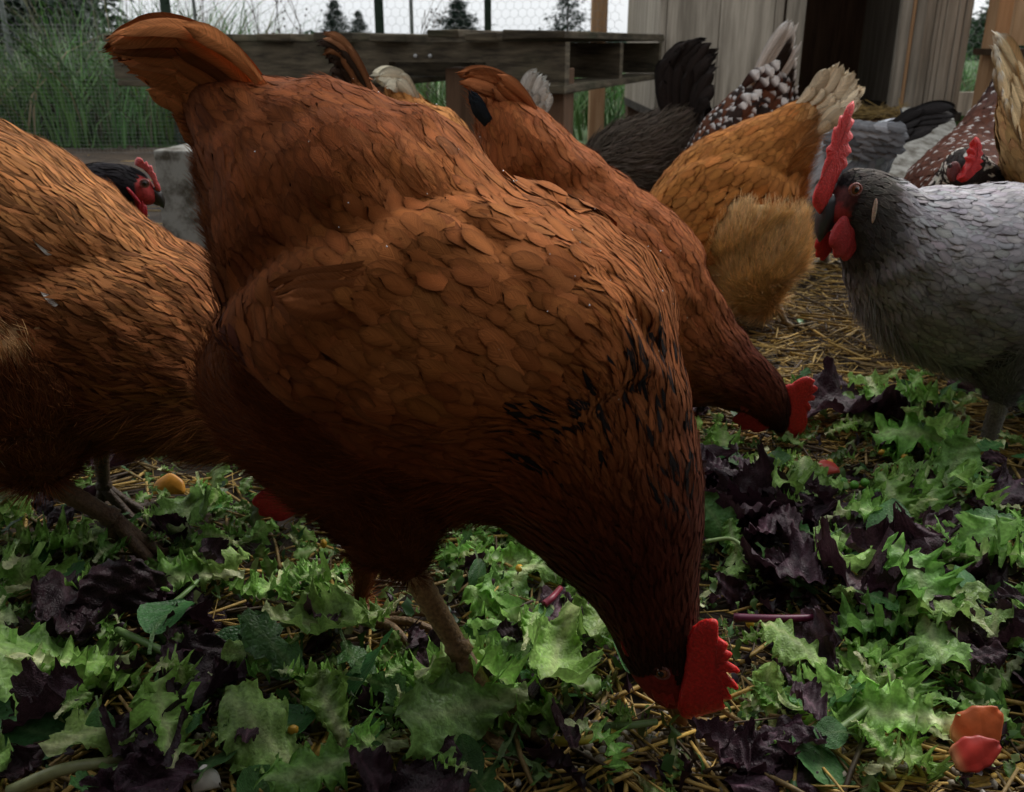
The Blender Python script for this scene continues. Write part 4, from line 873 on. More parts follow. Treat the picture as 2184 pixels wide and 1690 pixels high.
for a0, a1, dz in xs:
    mb = MB(); mb.box(pl((a0 + a1) / 2, DEP / 2 - .004, zt - .009 + dz * .9 + .0015), (a1 - a0, DEP + .03, .019), ROT, np.ones(3) * rng.uniform(.75, 1.1), jit=.0015); bevel(mb.build('deck_board', root, (M_WOODD,), False))
for a0 in (.0, .6, 1.2):
    mb = MB(); mb.box(pl(a0 + .055, DEP / 2, zb + .0075), (.11, DEP + .01, .018), ROT, np.ones(3) * .9, jit=.001); bevel(mb.build('bottom_board', root, (M_WOODD,), False))
for a, b in ((.275, .065), (.05, .065), (.95, .06), (.95, .9)):
    mb = MB(); mb.box(pl(a, b, (zb + .055) / 2), (.085, .085, zb + .055), ROT, ONE, jit=.001); bevel(mb.build('leg', root, (M_WOODB,), False))
mb = MB()
for a in (.345, .385): p = pl(a, -.002, zt - .05); mb.ellipsoid(p, np.diag([.005, .003, .005]), (.45, .45, .45), 10, 6)
mb.build('nail_heads', root, (M_WIRE,))

# wooden hutch
HY = 3.4
def hx(px): return at(px, 150, HY)[0]
zbh = .205
root = empty('hutch', (1.1, HY, 0), 'weathered grey board hen hutch with a dark open doorway at the back', 'hutch')
def boards(name, px0, px1, edges, m=M_WOODG, y=HY, z0=zbh, z1=1.5, th=.02, shade=1.0):
    for a, b in zip(edges[:-1], edges[1:]):
        mb = MB(); x0, x1 = hx(a) + .0012, hx(b) - .0012; mb.box(((x0 + x1) / 2, y + rng.uniform(-.003, .003), (z0 + z1) / 2), (x1 - x0, th, z1 - z0), None, np.ones(3) * shade * rng.uniform(.85, 1.1))
        bevel(mb.build(name, root, (m,), False), .002)
boards('wall_board', 0, 0, [1402, 1415, 1526, 1640, 1660]); boards('door_post', 0, 0, [1661, 1700], y=HY - .025, shade=.8)
boards('door_post', 0, 0, [1896, 1921], y=HY - .025, shade=.75); boards('door_post', 0, 0, [1929, 1952], y=HY - .024, shade=.7)
mb = MB(); mb.box(((hx(1921) + hx(1929)) / 2, HY - .02, .85), (.011, .02, 1.3), None, ONE); mb.build('trim_strip', root, (M_WOODN,), False)
boards('wall_board', 0, 0, [1954, 1975, 1985, 1997, 2022, 2036, 2052], shade=.85)
mb = MB(); xa, xb = hx(1402), hx(2052)
mb.box((xa + .012, HY + .5, .85), (.02, .94, 1.3), None, ONE); mb.build('side_wall', root, (M_WOODG,), False)
mb = MB(); mb.box((xb - .012, HY + .5, .85), (.02, .94, 1.3), None, ONE); mb.build('side_wall', root, (M_WOODG,), False)
mb = MB(); mb.box(((xa + xb) / 2, HY + .97, .85), (xb - xa - .03, .02, 1.3), None, ONE); mb.build('back_wall', root, (M_WOODB,), False)
mb = MB(); mb.box(((xa + xb) / 2, HY + .5, 1.53), (xb - xa + .2, 1.3, .03), None, ONE); mb.build('roof', root, (M_DARK,), False)
mb = MB(); mb.box(((xa + xb) / 2, HY + .45, zbh - .018), (xb - xa, 1.0, .03), None, ONE); mb.build('floor', root, (M_DARK,), False)
for x in (xa + .05, xb - .05):
    for y in (HY + .05, HY + .9): mb = MB(); mb.box((x, y, zbh / 2 - .018), (.09, .09, zbh - .03), None, ONE); mb.build('leg', root, (M_WOODB,), False)
mb = MB(); mb.box((hx(1770), HY - .09, zbh - .05), (.62, .14, .05), None, ONE); bevel(mb.build('doorstep', root, (M_WOODB,), False))
mb = MB()
for i in range(420):
    p = np.array([rng.uniform(hx(1640), hx(1900)), HY - .09 + rng.normal(0, .05), zbh - .018 + rng.uniform(0, .035)]); a = rng.uniform(0, 6.28); d = np.array([math.cos(a), math.sin(a) * .5, rng.normal(0, .25)]) * rng.uniform(.02, .07)
    mb.tube([p - d, p + d], .0014, 4, np.array([.34, .22, .07]) * rng.uniform(.3, 1.1))
tag(mb.build('doorway_straw', None, (M_STRAW,)), 'straw spilling over the sill of the dark hutch doorway', 'straw', kind='stuff')

# leaning slab, block
q_ = [at(1880, 400, 2.35), at(2085, 415, 2.35), at(2030, 236, 2.95), at(1925, 228, 2.95)]
mb = MB(); q_ = np.array(q_); nn = nrm(np.cross(q_[1] - q_[0], q_[3] - q_[0])) * .035; V = np.vstack([q_, q_ - nn])
mb.polys(V, [[0, 1, 2, 3], [7, 6, 5, 4], [0, 4, 5, 1], [1, 5, 6, 2], [2, 6, 7, 3], [3, 7, 4, 0]], ONE); tag(bevel(mb.build('concrete_slab', None, (M_CONC,), False)), 'pale dirty concrete slab leaning below the hutch, behind the slate grey hen', 'slab')
mb = MB(); p0 = at(333, 322, 1.95); p1 = at(470, 322, 1.95); hgt = p0[2]
mb.box(((p0[0] + p1[0]) / 2, 2.05, hgt / 2 - .01), (p1[0] - p0[0], .2, hgt + .02), rotz(R(-6)), ONE, jit=.001); tag(bevel(mb.build('concrete_block', None, (M_CONC,), False), .004), 'mud-splashed grey block standing behind the black hen', 'block')

# fence posts, netting
FY = 4.0
def post(px, wid, m, name, label, y=FY, tee=False, lean=0, col=ONE, z1=2.2):
    x = at(px, 100, y)[0]; mb = MB()
    if tee:
        mb.box((x, y - .005, z1 / 2), (wid, .006, z1), None, col); mb.box((x, y + .014, z1 / 2), (.007, .03, z1), None, col)
        for z in np.arange(.2, z1, .055): mb.box((x + .006, y - .012, z), (.012, .008, .014), None, col)
    else: mb.box((x, y, z1 / 2), (wid, wid, z1), None, col)
    o = mb.build(name, None, (m,), False); tag(o, label, 'post'); return o
GREEN = (.012, .028, .014)
post(364, .040, M_WIRE, 'fence_post', 'dark green metal stake just behind the tail of the large red hen', tee=True, col=GREEN)
post(812, .036, M_WIRE, 'fence_post', 'dark green metal stake above the middle of the pallet table', tee=True, col=GREEN)
post(1041, .028, M_WIRE, 'fence_post', 'dark green metal stake behind the raised end of the pallet table', tee=True, col=GREEN)
for px, lab, wd in ((15, 'thin galvanised pole at the left edge in front of the dark tree', .024), (421, 'thin galvanised pole next to the stake by the big red tail', .016), (879, 'thin pale pole between the two middle stakes', .018)):
    x = at(px, 80, 4.6)[0]; mb = MB(); mb.tube([[x, 4.6, 0], [x, 4.6, 2.4]], wd / 2, 10, (.30, .31, .32)); tag(mb.build('fence_pole', None, (M_WIRE,)), lab, 'pole')
bevel(post(1276, .066, M_WOODN, 'timber_post', 'pale new timber post behind the right end of the pallet table', y=4.2))
bevel(post(2128, .075, M_WOODN, 'timber_post', 'reddish timber post right of the hutch', y=3.3, z1=2))
mb = MB(); a = at(2151, 97, 3.1); b = at(2330, 97, 3.1); mb.box(((a[0] + b[0]) / 2, 3.1, a[2] + .3), (b[0] - a[0], .02, .6), None, ONE, jit=0); mb.box(((a[0] + b[0]) / 2, 3.2, a[2] - .02), (b[0] - a[0] + .02, .22, .02), None, np.ones(3) * .12)
tag(mb.build('plywood_panel', None, (M_WOODN,), False), 'reddish plywood panel at the top right corner', 'panel')
mb = MB(); a = at(2020, 205, 3.9); b = at(2230, 205, 3.9); mb.box(((a[0] + b[0]) / 2, 3.9, a[2] - .03), (b[0] - a[0], .03, .09), None, ONE); tag(mb.build('fence_rail', None, (M_WOODG,), False), 'low grey rail between the hutch and the timber post', 'rail')

def net(name, x0, x1, z0, z1, y, cell, rad, hexa, label):
    P, Q = [], []
    if hexa:
        w_ = cell; h_ = cell * .9
        nx, nz = int((x1 - x0) / w_), int((z1 - z0) / h_)
        for j in range(nz):
            for i in range(nx):
                ox = x0 + (i + .5 * (j % 2)) * w_; oz = z0 + j * h_
                A = (ox, oz); B = (ox + w_ / 2, oz + h_ * .33); C = (ox + w_, oz); D = (ox + w_ / 2, oz + h_)
                P += [A, B, B]; Q += [B, C, D]
    else:
        for x in np.arange(x0, x1, cell): P.append((x, z0)); Q.append((x, z1))
        for z in np.arange(z0, z1, cell): P.append((x0, z)); Q.append((x1, z))
    P, Q = np.array(P), np.array(Q); sag = lambda A: np.c_[A[:, 0], y + .03 * np.sin(A[:, 0] * 3) + .02 * np.sin(A[:, 1] * 5 + A[:, 0] * 2), A[:, 1] + .006 * np.sin(A[:, 0] * 9) + .006 * np.sin(A[:, 0] * 3.3 + A[:, 1] * 4)]
    if hexa: A, B = sag(P), sag(Q)
    else: A, B = np.c_[P[:, 0], np.full(len(P), y), P[:, 1]], np.c_[Q[:, 0], np.full(len(Q), y), Q[:, 1]]
    d = nrm(B - A); s1 = nrm(np.cross(d, [0, 1., .01])); s2 = np.cross(d, s1)
    V = np.stack([X + s1 * rad * math.cos(t) + s2 * rad * math.sin(t) for X in (A, B) for t in (0, 2.094, 4.188)], 1)
    f = np.array([[0, 1, 4, 3], [1, 2, 5, 4], [2, 0, 3, 5]]); F = (f[None] + (np.arange(len(A)) * 6)[:, None, None]).reshape(-1, 4)
    mb = MB(); mb.add(V.reshape(-1, 3), F, (.20, .20, .20)); return tag(mb.build(name, None, (M_WIRE,)), label, 'netting')
net('chicken_wire', -3.0, .46, .3, 1.0, FY + .02, .034, .0006, True, 'sagging hexagonal chicken wire stretched along the back fence')
net('chicken_wire', 1.66, 3.0, .3, 1.0, FY + .02, .034, .0006, True, 'hexagonal chicken wire right of the hutch')
net('wire_mesh', -3.0, -1.2, .0, .50, FY - .03, .016, .0005, False, 'fine square wire mesh over the tall grass at the left')

# tall grass behind the fence, dry weeds
def grass(name, n, xr, yr, hr, label, seed, dens=None):
    r = np.random.default_rng(seed); nc = n // 26; cx_ = r.uniform(*xr, nc); cy_ = r.uniform(*yr, nc); ci = r.integers(0, nc, n); x = cx_[ci] + r.normal(0, .05, n); y = cy_[ci] + r.normal(0, .05, n); ch = r.uniform(.55, 1.15, nc)[ci]; ca = r.uniform(.55, 1.6, (nc, 1))[ci] * np.array([1, 1, 1.]) * (1 + r.normal(0, .12, (nc, 3))[ci]); h = r.uniform(*hr, n) * (dens(x) if dens else 1) * ch
    a = r.uniform(0, 6.28, n); be = r.uniform(.05, 1.0, n); ts = np.array([0, .35, .7, 1.]); wd = r.uniform(.0025, .006, n)
    d = np.c_[np.cos(a), np.sin(a), np.zeros(n)]
    C = np.c_[x, y, np.zeros(n)][:, None] + d[:, None] * (ts ** 2)[None, :, None] * (h * be)[:, None, None] + np.array([0, 0, 1.])[None, None] * ((ts - .25 * be[:, None] * ts ** 3) * h[:, None])[..., None]
    sd = np.c_[-np.sin(a + 1), np.cos(a + 1), np.zeros(n)]; wv = wd[:, None] * np.array([1, .9, .6, .08])
    V = np.stack([C - sd[:, None] * wv[..., None], C + sd[:, None] * wv[..., None]], 2)
    fc = np.array([[2 * i, 2 * i + 1, 2 * i + 3, 2 * i + 2] for i in range(3)]); F = (fc[None] + np.arange(n)[:, None, None] * 8).reshape(-1, 4)
    c = np.where((r.random(n) < .12)[:, None], [.16, .13, .07], [.075, .155, .040]) * r.uniform(.55, 1.35, n)[:, None] * ca
    cc = c[:, None, None] * np.array([.8, 1, 1.1, 1.2])[None, :, None, None] * np.ones((1, 1, 2, 1))
    mb = MB(); mb.add(V.reshape(-1, 3), F, cc.reshape(-1, 3)); tag(mb.build(name, None, (M_GRASSB,)), label, 'grass', kind='stuff')
grass('tall_grass', 9000, (-3.3, -1.15), (4.15, 6.2), (.25, .82), 'tall rank green grass behind the mesh at the left', 1, lambda x: np.interp(x, [-3.3, -2.3, -1.9, -1.6, -1.15], [.55, .7, 1.05, .95, .6]))
grass('meadow_grass', 9000, (-1.2, 4.5), (4.3, 9), (.18, .42), 'meadow grass beyond the fence under and behind the pallet table', 2)
WG = 'dry weeds behind the fence'
def weed(px, y, hgt, lean, label, seed, col=(.09, .065, .05)):
    r = random.Random(seed); x = at(px, 90, y)[0]; mb = MB(); stack = [(np.array([x, y, .0]), np.array([lean, 0, 1.]), hgt, .0035, 0)]
    while stack:
        p, d, l, rad, lev = stack.pop(); pts = [p]; d = nrm(d)
        for i in range(7): d = nrm(d + np.array([r.gauss(0, .07), r.gauss(0, .07), .02])); pts.append(pts[-1] + d * l / 7)
        mb.tube(pts, np.linspace(rad, rad * .35, 8), 5, np.asarray(col) * r.uniform(.7, 1.3))
        if lev < 2:
            for k in range(7 if lev == 0 else 3): i = r.randint(2, 7); stack.append((pts[i], d + np.array([r.gauss(0, .55), r.gauss(0, .4), .1]), l * r.uniform(.22, .42), rad * .55, lev + 1))
        else: mb.ellipsoid(pts[-1], np.eye(3) * .005, np.asarray(col) * .7, 6, 5)
    tag(mb.build('weed_stalk', None, (M_GRASSB,)), label, 'weed', WG)
for i, (px, hgt, ln, lab) in enumerate([(455, .72, -.12, 'bare dry weed stem right of the thin galvanised pole'), (590, .76, -.25, 'leaning dry weed at the left of the cluster above the pallet'), (640, .8, -.12, 'tall branching dry weed above the pallet table'), (690, .74, -.2, 'forked dry weed beside the distant spruces'),
                                        (560, .7, .15, 'low twiggy weed just right of the big tail'), (850, .60, .1, 'wispy twig next to the middle stake'), (915, .58, -.1, 'fine twig beside the thin pale pole'), (160, .82, -.2, 'pale grass stalk rising above the tall grass'), (200, .80, .12, 'upright seed stalk left of the big red tail'), (70, .75, .1, 'brown stalk in front of the dark tree')]):
    weed(px, 4.5 + .1 * (i % 4), hgt, ln, lab, i + 3, (.09, .065, .05) if i < 7 else (.12, .12, .06))

# trees
M_NEEDLE = vcol_mat('needles', .6, .2, 3, .6, 1.3, 0)
M_BARK = vcol_mat('bark', .9, .1, 20, .6, 1.3, .4, .01)
TG = 'conifers beyond the fence'
def conifer(px, top, base, Y, wid_px, label, seed, col=(.022, .036, .026), nw=46, sparse=0., bough=46):
    r = np.random.default_rng(seed); p0 = at(px, base, Y); s_ = Y / FPX / .94; H = (base - top) * s_; Wd = wid_px * s_ / 2 * 1.6
    z0 = -.02; H = p0[2] + H - z0; root = empty('conifer', (p0[0], Y, z0), label, 'tree', TG)
    mb = MB(); mb.tube([[p0[0], Y, z0], [p0[0], Y, z0 + H * .5], [p0[0], Y, z0 + H * .98]], [H * .022, H * .013, H * .002], 8, (.05, .035, .025)); mb.build('trunk', root, (M_BARK,))
    V, C = [], []
    for k in range(nw):
        f = (k + r.random()) / nw; z = z0 + H * (.04 + .95 * f); Rr = Wd * (1 - f) ** .85 * 1.05 + .01 * Wd
        for b in range(int(5 + 5 * (1 - f))):
            if r.random() < sparse: continue
            a = r.uniform(0, 6.28); l = Rr * r.uniform(.45, 1.12); d = np.array([math.cos(a), math.sin(a), 0]); up = r.uniform(-.35, .05) if f < .8 else r.uniform(.1, .7)
            for j in range(bough // 3):
                t = r.uniform(.12, 1); c = np.array([p0[0], Y, z]) + d * l * t + np.array([0, 0, (up * t + .18 * t * t) * l]) + r.normal(0, .03 * Wd + .04 * l, 3)
                e1 = nrm(d + r.normal(0, .5, 3) + np.array([0, 0, -.2])) * Wd * r.uniform(.05, .13); e2 = nrm(np.cross(e1, r.normal(0, 1, 3))) * Wd * r.uniform(.012, .03)
                V += [c - e2, c + e1, c + e2]; C.append(np.asarray(col) * r.uniform(.5, 1.5))
    mb = MB(); mb.add(np.array(V), np.arange(len(V)).reshape(-1, 3), np.repeat(np.array(C), 3, 0)); mb.build('crown', root, (M_NEEDLE,))
conifer(718, 20, 97, 150, 62, 'bushy spruce, taller of the pair above the pallet table', 1)
conifer(768, 38, 97, 150, 46, 'smaller spruce standing close to the right of the bushy spruce', 2)
conifer(978, 22, 97, 140, 88, 'lone broad spruce between the thin pale pole and the third stake', 3)
conifer(1210, -18, 97, 130, 84, 'sparse tall spruce left of the new timber post', 4, sparse=.35, nw=38)
conifer(55, -160, 230, 22, 300, 'big dark conifer at the left edge rising behind the tall grass', 5, (.018, .028, .02), nw=90, bough=75)
conifer(2125, 20, 190, 30, 150, 'green conifer behind the timber post right of the hutch', 6, (.03, .06, .026), nw=50, bough=60)
conifer(2052, 62, 150, 45, 60, 'small fir showing beside the corner of the hutch', 7, (.028, .05, .028), nw=40)
r_ = np.random.default_rng(9); V, C = [], []
for i in range(9000):
    x = r_.uniform(-200, 220); y = r_.uniform(168, 182); h = 1.1 + .8 * math.sin(x * .11) + .5 * math.sin(x * .37 + 2); z = r_.uniform(0, max(.3, h) * 1.05); c = np.array([x, y, z]); e = r_.normal(0, .55, (3, 3)) * [1.2, .5, .6]
    V += [c + e[0], c + e[1], c + e[2]]; C.append(np.array([.035, .055, .04]) * r_.uniform(.5, 1.4))
mb = MB(); mb.add(np.array(V), np.arange(len(V)).reshape(-1, 3), np.repeat(np.array(C), 3, 0)); tag(mb.build('treeline', None, (M_NEEDLE,)), 'far dark tree line along the horizon', 'woods', kind='stuff')
# ------------------------------------------------------------------ salad leaves
def leaf_mesh(kind, seed, NV=60, NU=17):
    r = np.random.default_rng(seed); t = np.linspace(0, 1, NV); a = np.linspace(-1, 1, NU); ph = r.uniform(0, 6.28, 12)
    if kind == 'frisee':
        wd = (.07 + .33 * sstep(.12, .75, t)) * np.sqrt(np.clip(1.02 - t ** 5, 0, 1)); teeth, freq, ruf, bend = .34, 15, .12, r.uniform(-1.2, 1.4)
    elif kind == 'lettuce':
        wd = (.12 + .36 * sstep(.05, .6, t)) * np.sqrt(np.clip(1.02 - t ** 6, 0, 1)); teeth, freq, ruf, bend = .16, 8, .085, r.uniform(-1.3, 1.6)
    elif kind == 'red':
        wd = (.16 + .36 * sstep(.0, .5, t)) * np.sqrt(np.clip(1.02 - t ** 5, 0, 1)); teeth, freq, ruf, bend = .12, 6, .10, r.uniform(-1.2, 1.4)
    elif kind == 'rocket':
        wd = np.where(t < .38, .018 + .02 * t, .04 + .16 * np.sin(np.clip((t - .36) / .64, 0, 1) * np.pi) ** .8); wd = wd * (1 - .45 * (np.sin(t * 22 + ph[0]) > .3) * (t < .85) * (t > .36)); teeth, freq, ruf, bend = .12, 9, .02, r.uniform(-.9, .9)
    else:   # spinach
        wd = np.where(t < .25, .022, .03 + .25 * np.sin(np.clip((t - .22) / .78, 0, 1) * np.pi) ** .75); teeth, freq, ruf, bend = .03, 4, .015, r.uniform(-.8, .8)
    th = bend * (t - .3) + .25 * np.sin(t * 4 + ph[1]); x = np.cumsum(np.cos(th)) / NV; z = np.cumsum(np.sin(th)) / NV; yb = .08 * np.sin(t * 3 + ph[2])
    V = np.zeros((NV, NU, 3)); A, T = np.meshgrid(a, t)
    tooth = 1 - teeth * np.abs(A) ** 2 * (np.abs(((T * freq + .15 * np.sin(T * 31 + ph[3]) + .25 * np.sign(A)) % 1) * 2 - 1)) - teeth * .5 * np.abs(A) ** 3 * (np.sin(T * freq * 17 + ph[4] + A * 2) > .1)
    W = wd[:, None] * A * tooth
    rf = ruf * np.abs(A) ** 1.6 * (np.sin(T * freq * 2.1 + ph[5] + np.sign(A) * 1.7) + .6 * np.sin(T * freq * 4.7 + ph[6] + A * 3)) * sstep(.05, .35, T)
    cup = r.uniform(-.5, .9) * np.abs(W) ** 2 * 2.0
    rum = (.055 if kind == 'red' else .035 if kind in ('lettuce', 'frisee') else .008) * (np.sin(W * 24 + T * 11 + ph[7]) * np.sin(T * 19 + W * 9 + ph[8]))
    Z = rf + cup + rum; nx, nz = -np.sin(th), np.cos(th)
    V[..., 0] = x[:, None] + Z * nx[:, None]; V[..., 1] = yb[:, None] + W * (1 - .3 * np.abs(A) * (ruf > .05)); V[..., 2] = z[:, None] + Z * nz[:, None]
    V[..., 0] += np.where(np.abs(A) > .9, r.normal(0, .012, A.shape), 0) * (teeth > .1)
    if kind == 'red': fold = r.uniform(.1, .9); ang = fold * np.sign(A) * np.clip(np.abs(A) - .2, 0, 1) * r.choice([-1, 1]); yy = V[..., 1].copy(); V[..., 2] += np.abs(yy) * np.sin(fold) * .7; V[..., 1] = yy * np.cos(fold * .7)
    V[..., 0] -= .5; V[..., 2] -= np.percentile(V[..., 2], 12)
    d = np.abs(W); rib = np.exp(-(d / (.045 if kind in ('frisee', 'lettuce') else .02)) ** 2) * (1 - T * .75); vein = .35 * np.exp(-((((T * 9 - d * 10) % 1) - .5) / .09) ** 2) * (d > .02)
    if kind == 'frisee': g = np.array([.27, .50, .11]); p = np.array([.74, .78, .44]); m_ = np.clip(rib + .9 * sstep(.5, .0, T) * .8, 0, 1)
    elif kind == 'lettuce': g = np.array([.27, .46, .12]); p = np.array([.58, .66, .32]); m_ = np.clip(rib + vein * .4 + .5 * sstep(.35, 0, T), 0, 1)
    elif kind == 'red': g = np.array([.034, .013, .020]); p = np.array([.15, .075, .10]); m_ = np.clip(rib * .9 + vein * .3 + .25 * (np.sin(W * 13 + T * 7 + ph[9]) > .75), 0, 1)
    elif kind == 'rocket': g = np.array([.085, .22, .06]); p = np.array([.22, .34, .14]); m_ = np.clip(rib * 1.1 + (T < .38) * .7 + vein * .25, 0, 1)
    else: g = np.array([.07, .19, .06]); p = np.array([.17, .28, .11]); m_ = np.clip(rib + (T < .24) * .7 + vein * .35, 0, 1)
    c = g * (1 - m_[..., None]) + p * m_[..., None]; c = c * (1 + .25 * np.sin(T * 6 + ph[10]) * np.sin(A * 2 + ph[11]))[..., None]
    gI = np.arange(NV * NU).reshape(NV, NU); mb = MB(); mb.add(V.reshape(-1, 3), np.stack([gI[:-1, :-1], gI[:-1, 1:], gI[1:, 1:], gI[1:, :-1]], -1).reshape(-1, 4), c.reshape(-1, 3))
    me = mb.mesh(kind + '_leaf'); me.materials.append(M_RED if kind == 'red' else M_LEAF); return me
LIB = {k: [leaf_mesh(k, 100 * i + j) for j in range(n)] for i, (k, n) in enumerate((('frisee', 16), ('lettuce', 14), ('red', 16), ('rocket', 12), ('spinach', 10)))}
NAME = {'frisee': 'frilly_leaf', 'lettuce': 'lettuce_leaf', 'red': 'red_lettuce_leaf', 'rocket': 'rocket_leaf', 'spinach': 'spinach_leaf'}
CAT = {'frisee': 'endive leaf', 'lettuce': 'lettuce leaf', 'red': 'red lettuce', 'rocket': 'rocket leaf', 'spinach': 'spinach leaf'}
LOOK = {'frisee': 'frilly pale green endive leaf', 'lettuce': 'crumpled light green lettuce leaf', 'red': 'crumpled dark purple lettuce leaf', 'rocket': 'narrow lobed green rocket leaf', 'spinach': 'smooth oval dark green leaf'}
def zone(px, py):
    if px > 1480:
        if py < 1000: return 'between second red hen and grey hen legs'
        if py < 1290: return 'right of the large red neck'
        return 'right of the large red comb'
    if px < 720: return 'in front of the brown hen' if py < 1330 else 'in the lower left pile'
    return 'under the large red hen' if py < 1430 else 'below the bent red head'
def put_leaf(kind, p, size, yaw, tilt=(0, 0), label=None, j=None, sq=1., group=True):
    o = bpy.data.objects.new(NAME[kind], random.choice(LIB[kind]) if j is None else LIB[kind][j]); COL.objects.link(o)
    o.location = p; o.rotation_euler = (tilt[0], tilt[1], yaw); o.scale = (size, size * sq, size)
    px, py = proj(np.array(p)); z = zone(px, py)
    return tag(o, label or LOOK[kind] + ' ' + z, CAT[kind], None if not group else LOOK[kind].replace(' leaf', ' leaves') + ' ' + z)
rp = np.random.default_rng(21)
def density(px, py):
    """how thickly leaves lie, and how many of them are purple"""
    d = 0.; red = .16
    if px > 1470 and py > 850:
        d = 1.; red = .24
        if py < 1000 and px > 1950 and px < 2130: d = .75
        if py < 900 and px < 1560: d = .8
        if px > 2120 and py < 1120: d = .35
        if py > 1600: d = .30
        if ((px - 2085) / 55) ** 2 + ((py - 930) / 80) ** 2 < 1: d = .08
        if 1580 < px < 1900 and 1120 < py < 1330: red = .55
    elif px <= 1470:
        d = .75
        if py < 1060: d = .45
        if px < 420 and py < 1150: d = .3
        if py > 1620: d = .42
        if 230 < px < 560 and 1360 < py < 1660: red = .6; d = .6
        if 420 < px < 640 and 1290 < py < 1450: d = .35
    if py < 830: d = .02
    return d, red
placed = []
KEEP = [(1440, 1515, 105), (1560, 1440, 30), (1690, 905, 85), (1610, 890, 75), (2095, 930, 50), (592, 1078, 75), (910, 1290, 50), (190, 1080, 60), (2085, 1590, 70), (1600, 1318, 40), (1700, 1318, 40), (1765, 1000, 30), (1845, 1040, 40), (360, 1040, 40)]
def clear(px, py, size):
    r = .5 * size * FPX / max(.3, (ground(px, py) - CAM) @ FW); return all(math.hypot(px - a, py - b) > c + r * .8 or py < b - r * .6 for a, b, c in KEEP)
def scatter(n, kinds, wts, smin, smax, rad, reds=True):
    c = 0; tries = 0
    while c < n and tries < 60000:
        tries += 1; px = rp.uniform(-120, 2310); py = rp.uniform(820, 1760) ** 1.0; p = ground(px, py); d, red = density(px, py)
        if rp.random() > d * (p[1] / 1.0) ** 2 * 1.3: continue
        if not clear(px, py, smin * .55 + smax * .45): continue
        if any((p[0] - q[0]) ** 2 + (p[1] - q[1]) ** 2 < rad ** 2 for q in placed[-400:]): continue
        k = 'red' if reds and rp.random() < red else rp.choice(kinds, p=wts); s_ = rp.uniform(smin, smax) * (.9 if k == 'spinach' else 1.1 if k == 'rocket' else 1)
        placed.append((p[0], p[1])); put_leaf(k, (p[0], p[1], float(gz(p[0], p[1])) + rp.uniform(.008, .032)), s_, rp.uniform(0, 6.28), (rp.normal(0, .42), rp.normal(0, .38))); c += 1
KW = ['frisee', 'lettuce', 'rocket', 'spinach']
scatter(235, KW, [.42, .30, .16, .12], .055, .092, .025)
placed.clear(); scatter(330, KW, [.48, .14, .24, .14], .028, .052, .014)
placed.clear(); scatter(170, KW, [.5, .2, .2, .1], .022, .040, .012)

# leaves one can point at
def hero(kind, px, py, size_px, yaw, label, z=.02, tilt=(0, 0), j=None, sq=1.):
    p = ground(px, py, z); d = (p - CAM) @ FW; put_leaf(kind, p, size_px * d / FPX, R(yaw), tilt, label, j, sq, False)
hero('lettuce', 1640, 1480, 150, 75, 'upright pale romaine heart leaf right of the large red comb', .022, (.2, -.7), 2, .75)
hero('frisee', 1935, 1535, 300, 140, 'large frilly endive leaf with a white base beside the red tomato slices', .03, (-.5, 0), 3, 1.1)
hero('frisee', 1960, 1290, 300, 100, 'bright green frilly endive leaf at the crest of the right heap', .04, (.1, -.3), 5, 1.1)
hero('lettuce', 2080, 1185, 260, 20, 'large folded light green leaf at the upper right of the heap', .03, (-.4, 0), 4, 1.)
hero('frisee', 2000, 940, 260, 150, 'pale curled lettuce piece in front of the grey hen shank', .03, (-.4, 0), 7)
hero('frisee', 1930, 1650, 230, 20, 'light green jagged leaf lying on straw at the bottom right', .012, (-.1, 0), 9)
hero('frisee', 720, 1650, 320, 195, 'long pale green frilled leaf at the bottom, left of center', .018, (-.3, 0), 11, .9)
hero('lettuce', 110, 1430, 330, 200, 'broad smooth pale green leaf at the left edge of the pile', .022, (-.35, 0), 6, 1.1)
hero('lettuce', 150, 1160, 210, 20, 'pale wilted leaf lying beside the brown hen foot', .016, (-.3, 0), 8, .9)
hero('frisee', 400, 1240, 260, 170, 'jagged green endive leaf in the middle of the left pile', .025, (-.4, 0), 13)
hero('rocket', 1080, 1590, 300, 120, 'long lobed rocket leaf reaching toward the camera at the bottom', .012, (-.25, 0), 3, 1.1)
hero('spinach', 570, 1545, 240, 25, 'dark oval leaf with a long stem pointing right, on straw', .012, (-.1, 0), 4, 1.)
hero('spinach', 110, 1560, 330, 170, 'large dark round leaf beneath the purple lettuce at the lower left', .010, (-.1, 0), 6, 1.1)
hero('frisee', 1020, 1470, 260, 20, 'frilly leaf lying over the toes of the large hen', .035, (-.5, 0), 6)
hero('lettuce', 985, 1520, 300, 190, 'broad pale green leaf covering the front toes of the large hen', .036, (-.55, 0), 9, 1.0)
hero('frisee', 930, 1455, 210, 100, 'curled endive leaf leaning on the shank of the large hen', .030, (-.5, .2), 2)
hero('spinach', 790, 1430, 190, 80, 'round deep green leaf just left of the foot of the large hen', .028, (-.9, 0), 2, 1.5)
hero('spinach', 1730, 1600, 190, 250, 'rounded grey-green leaf right of the romaine heart leaf', .02, (-.5, 0), 7, 1.5)
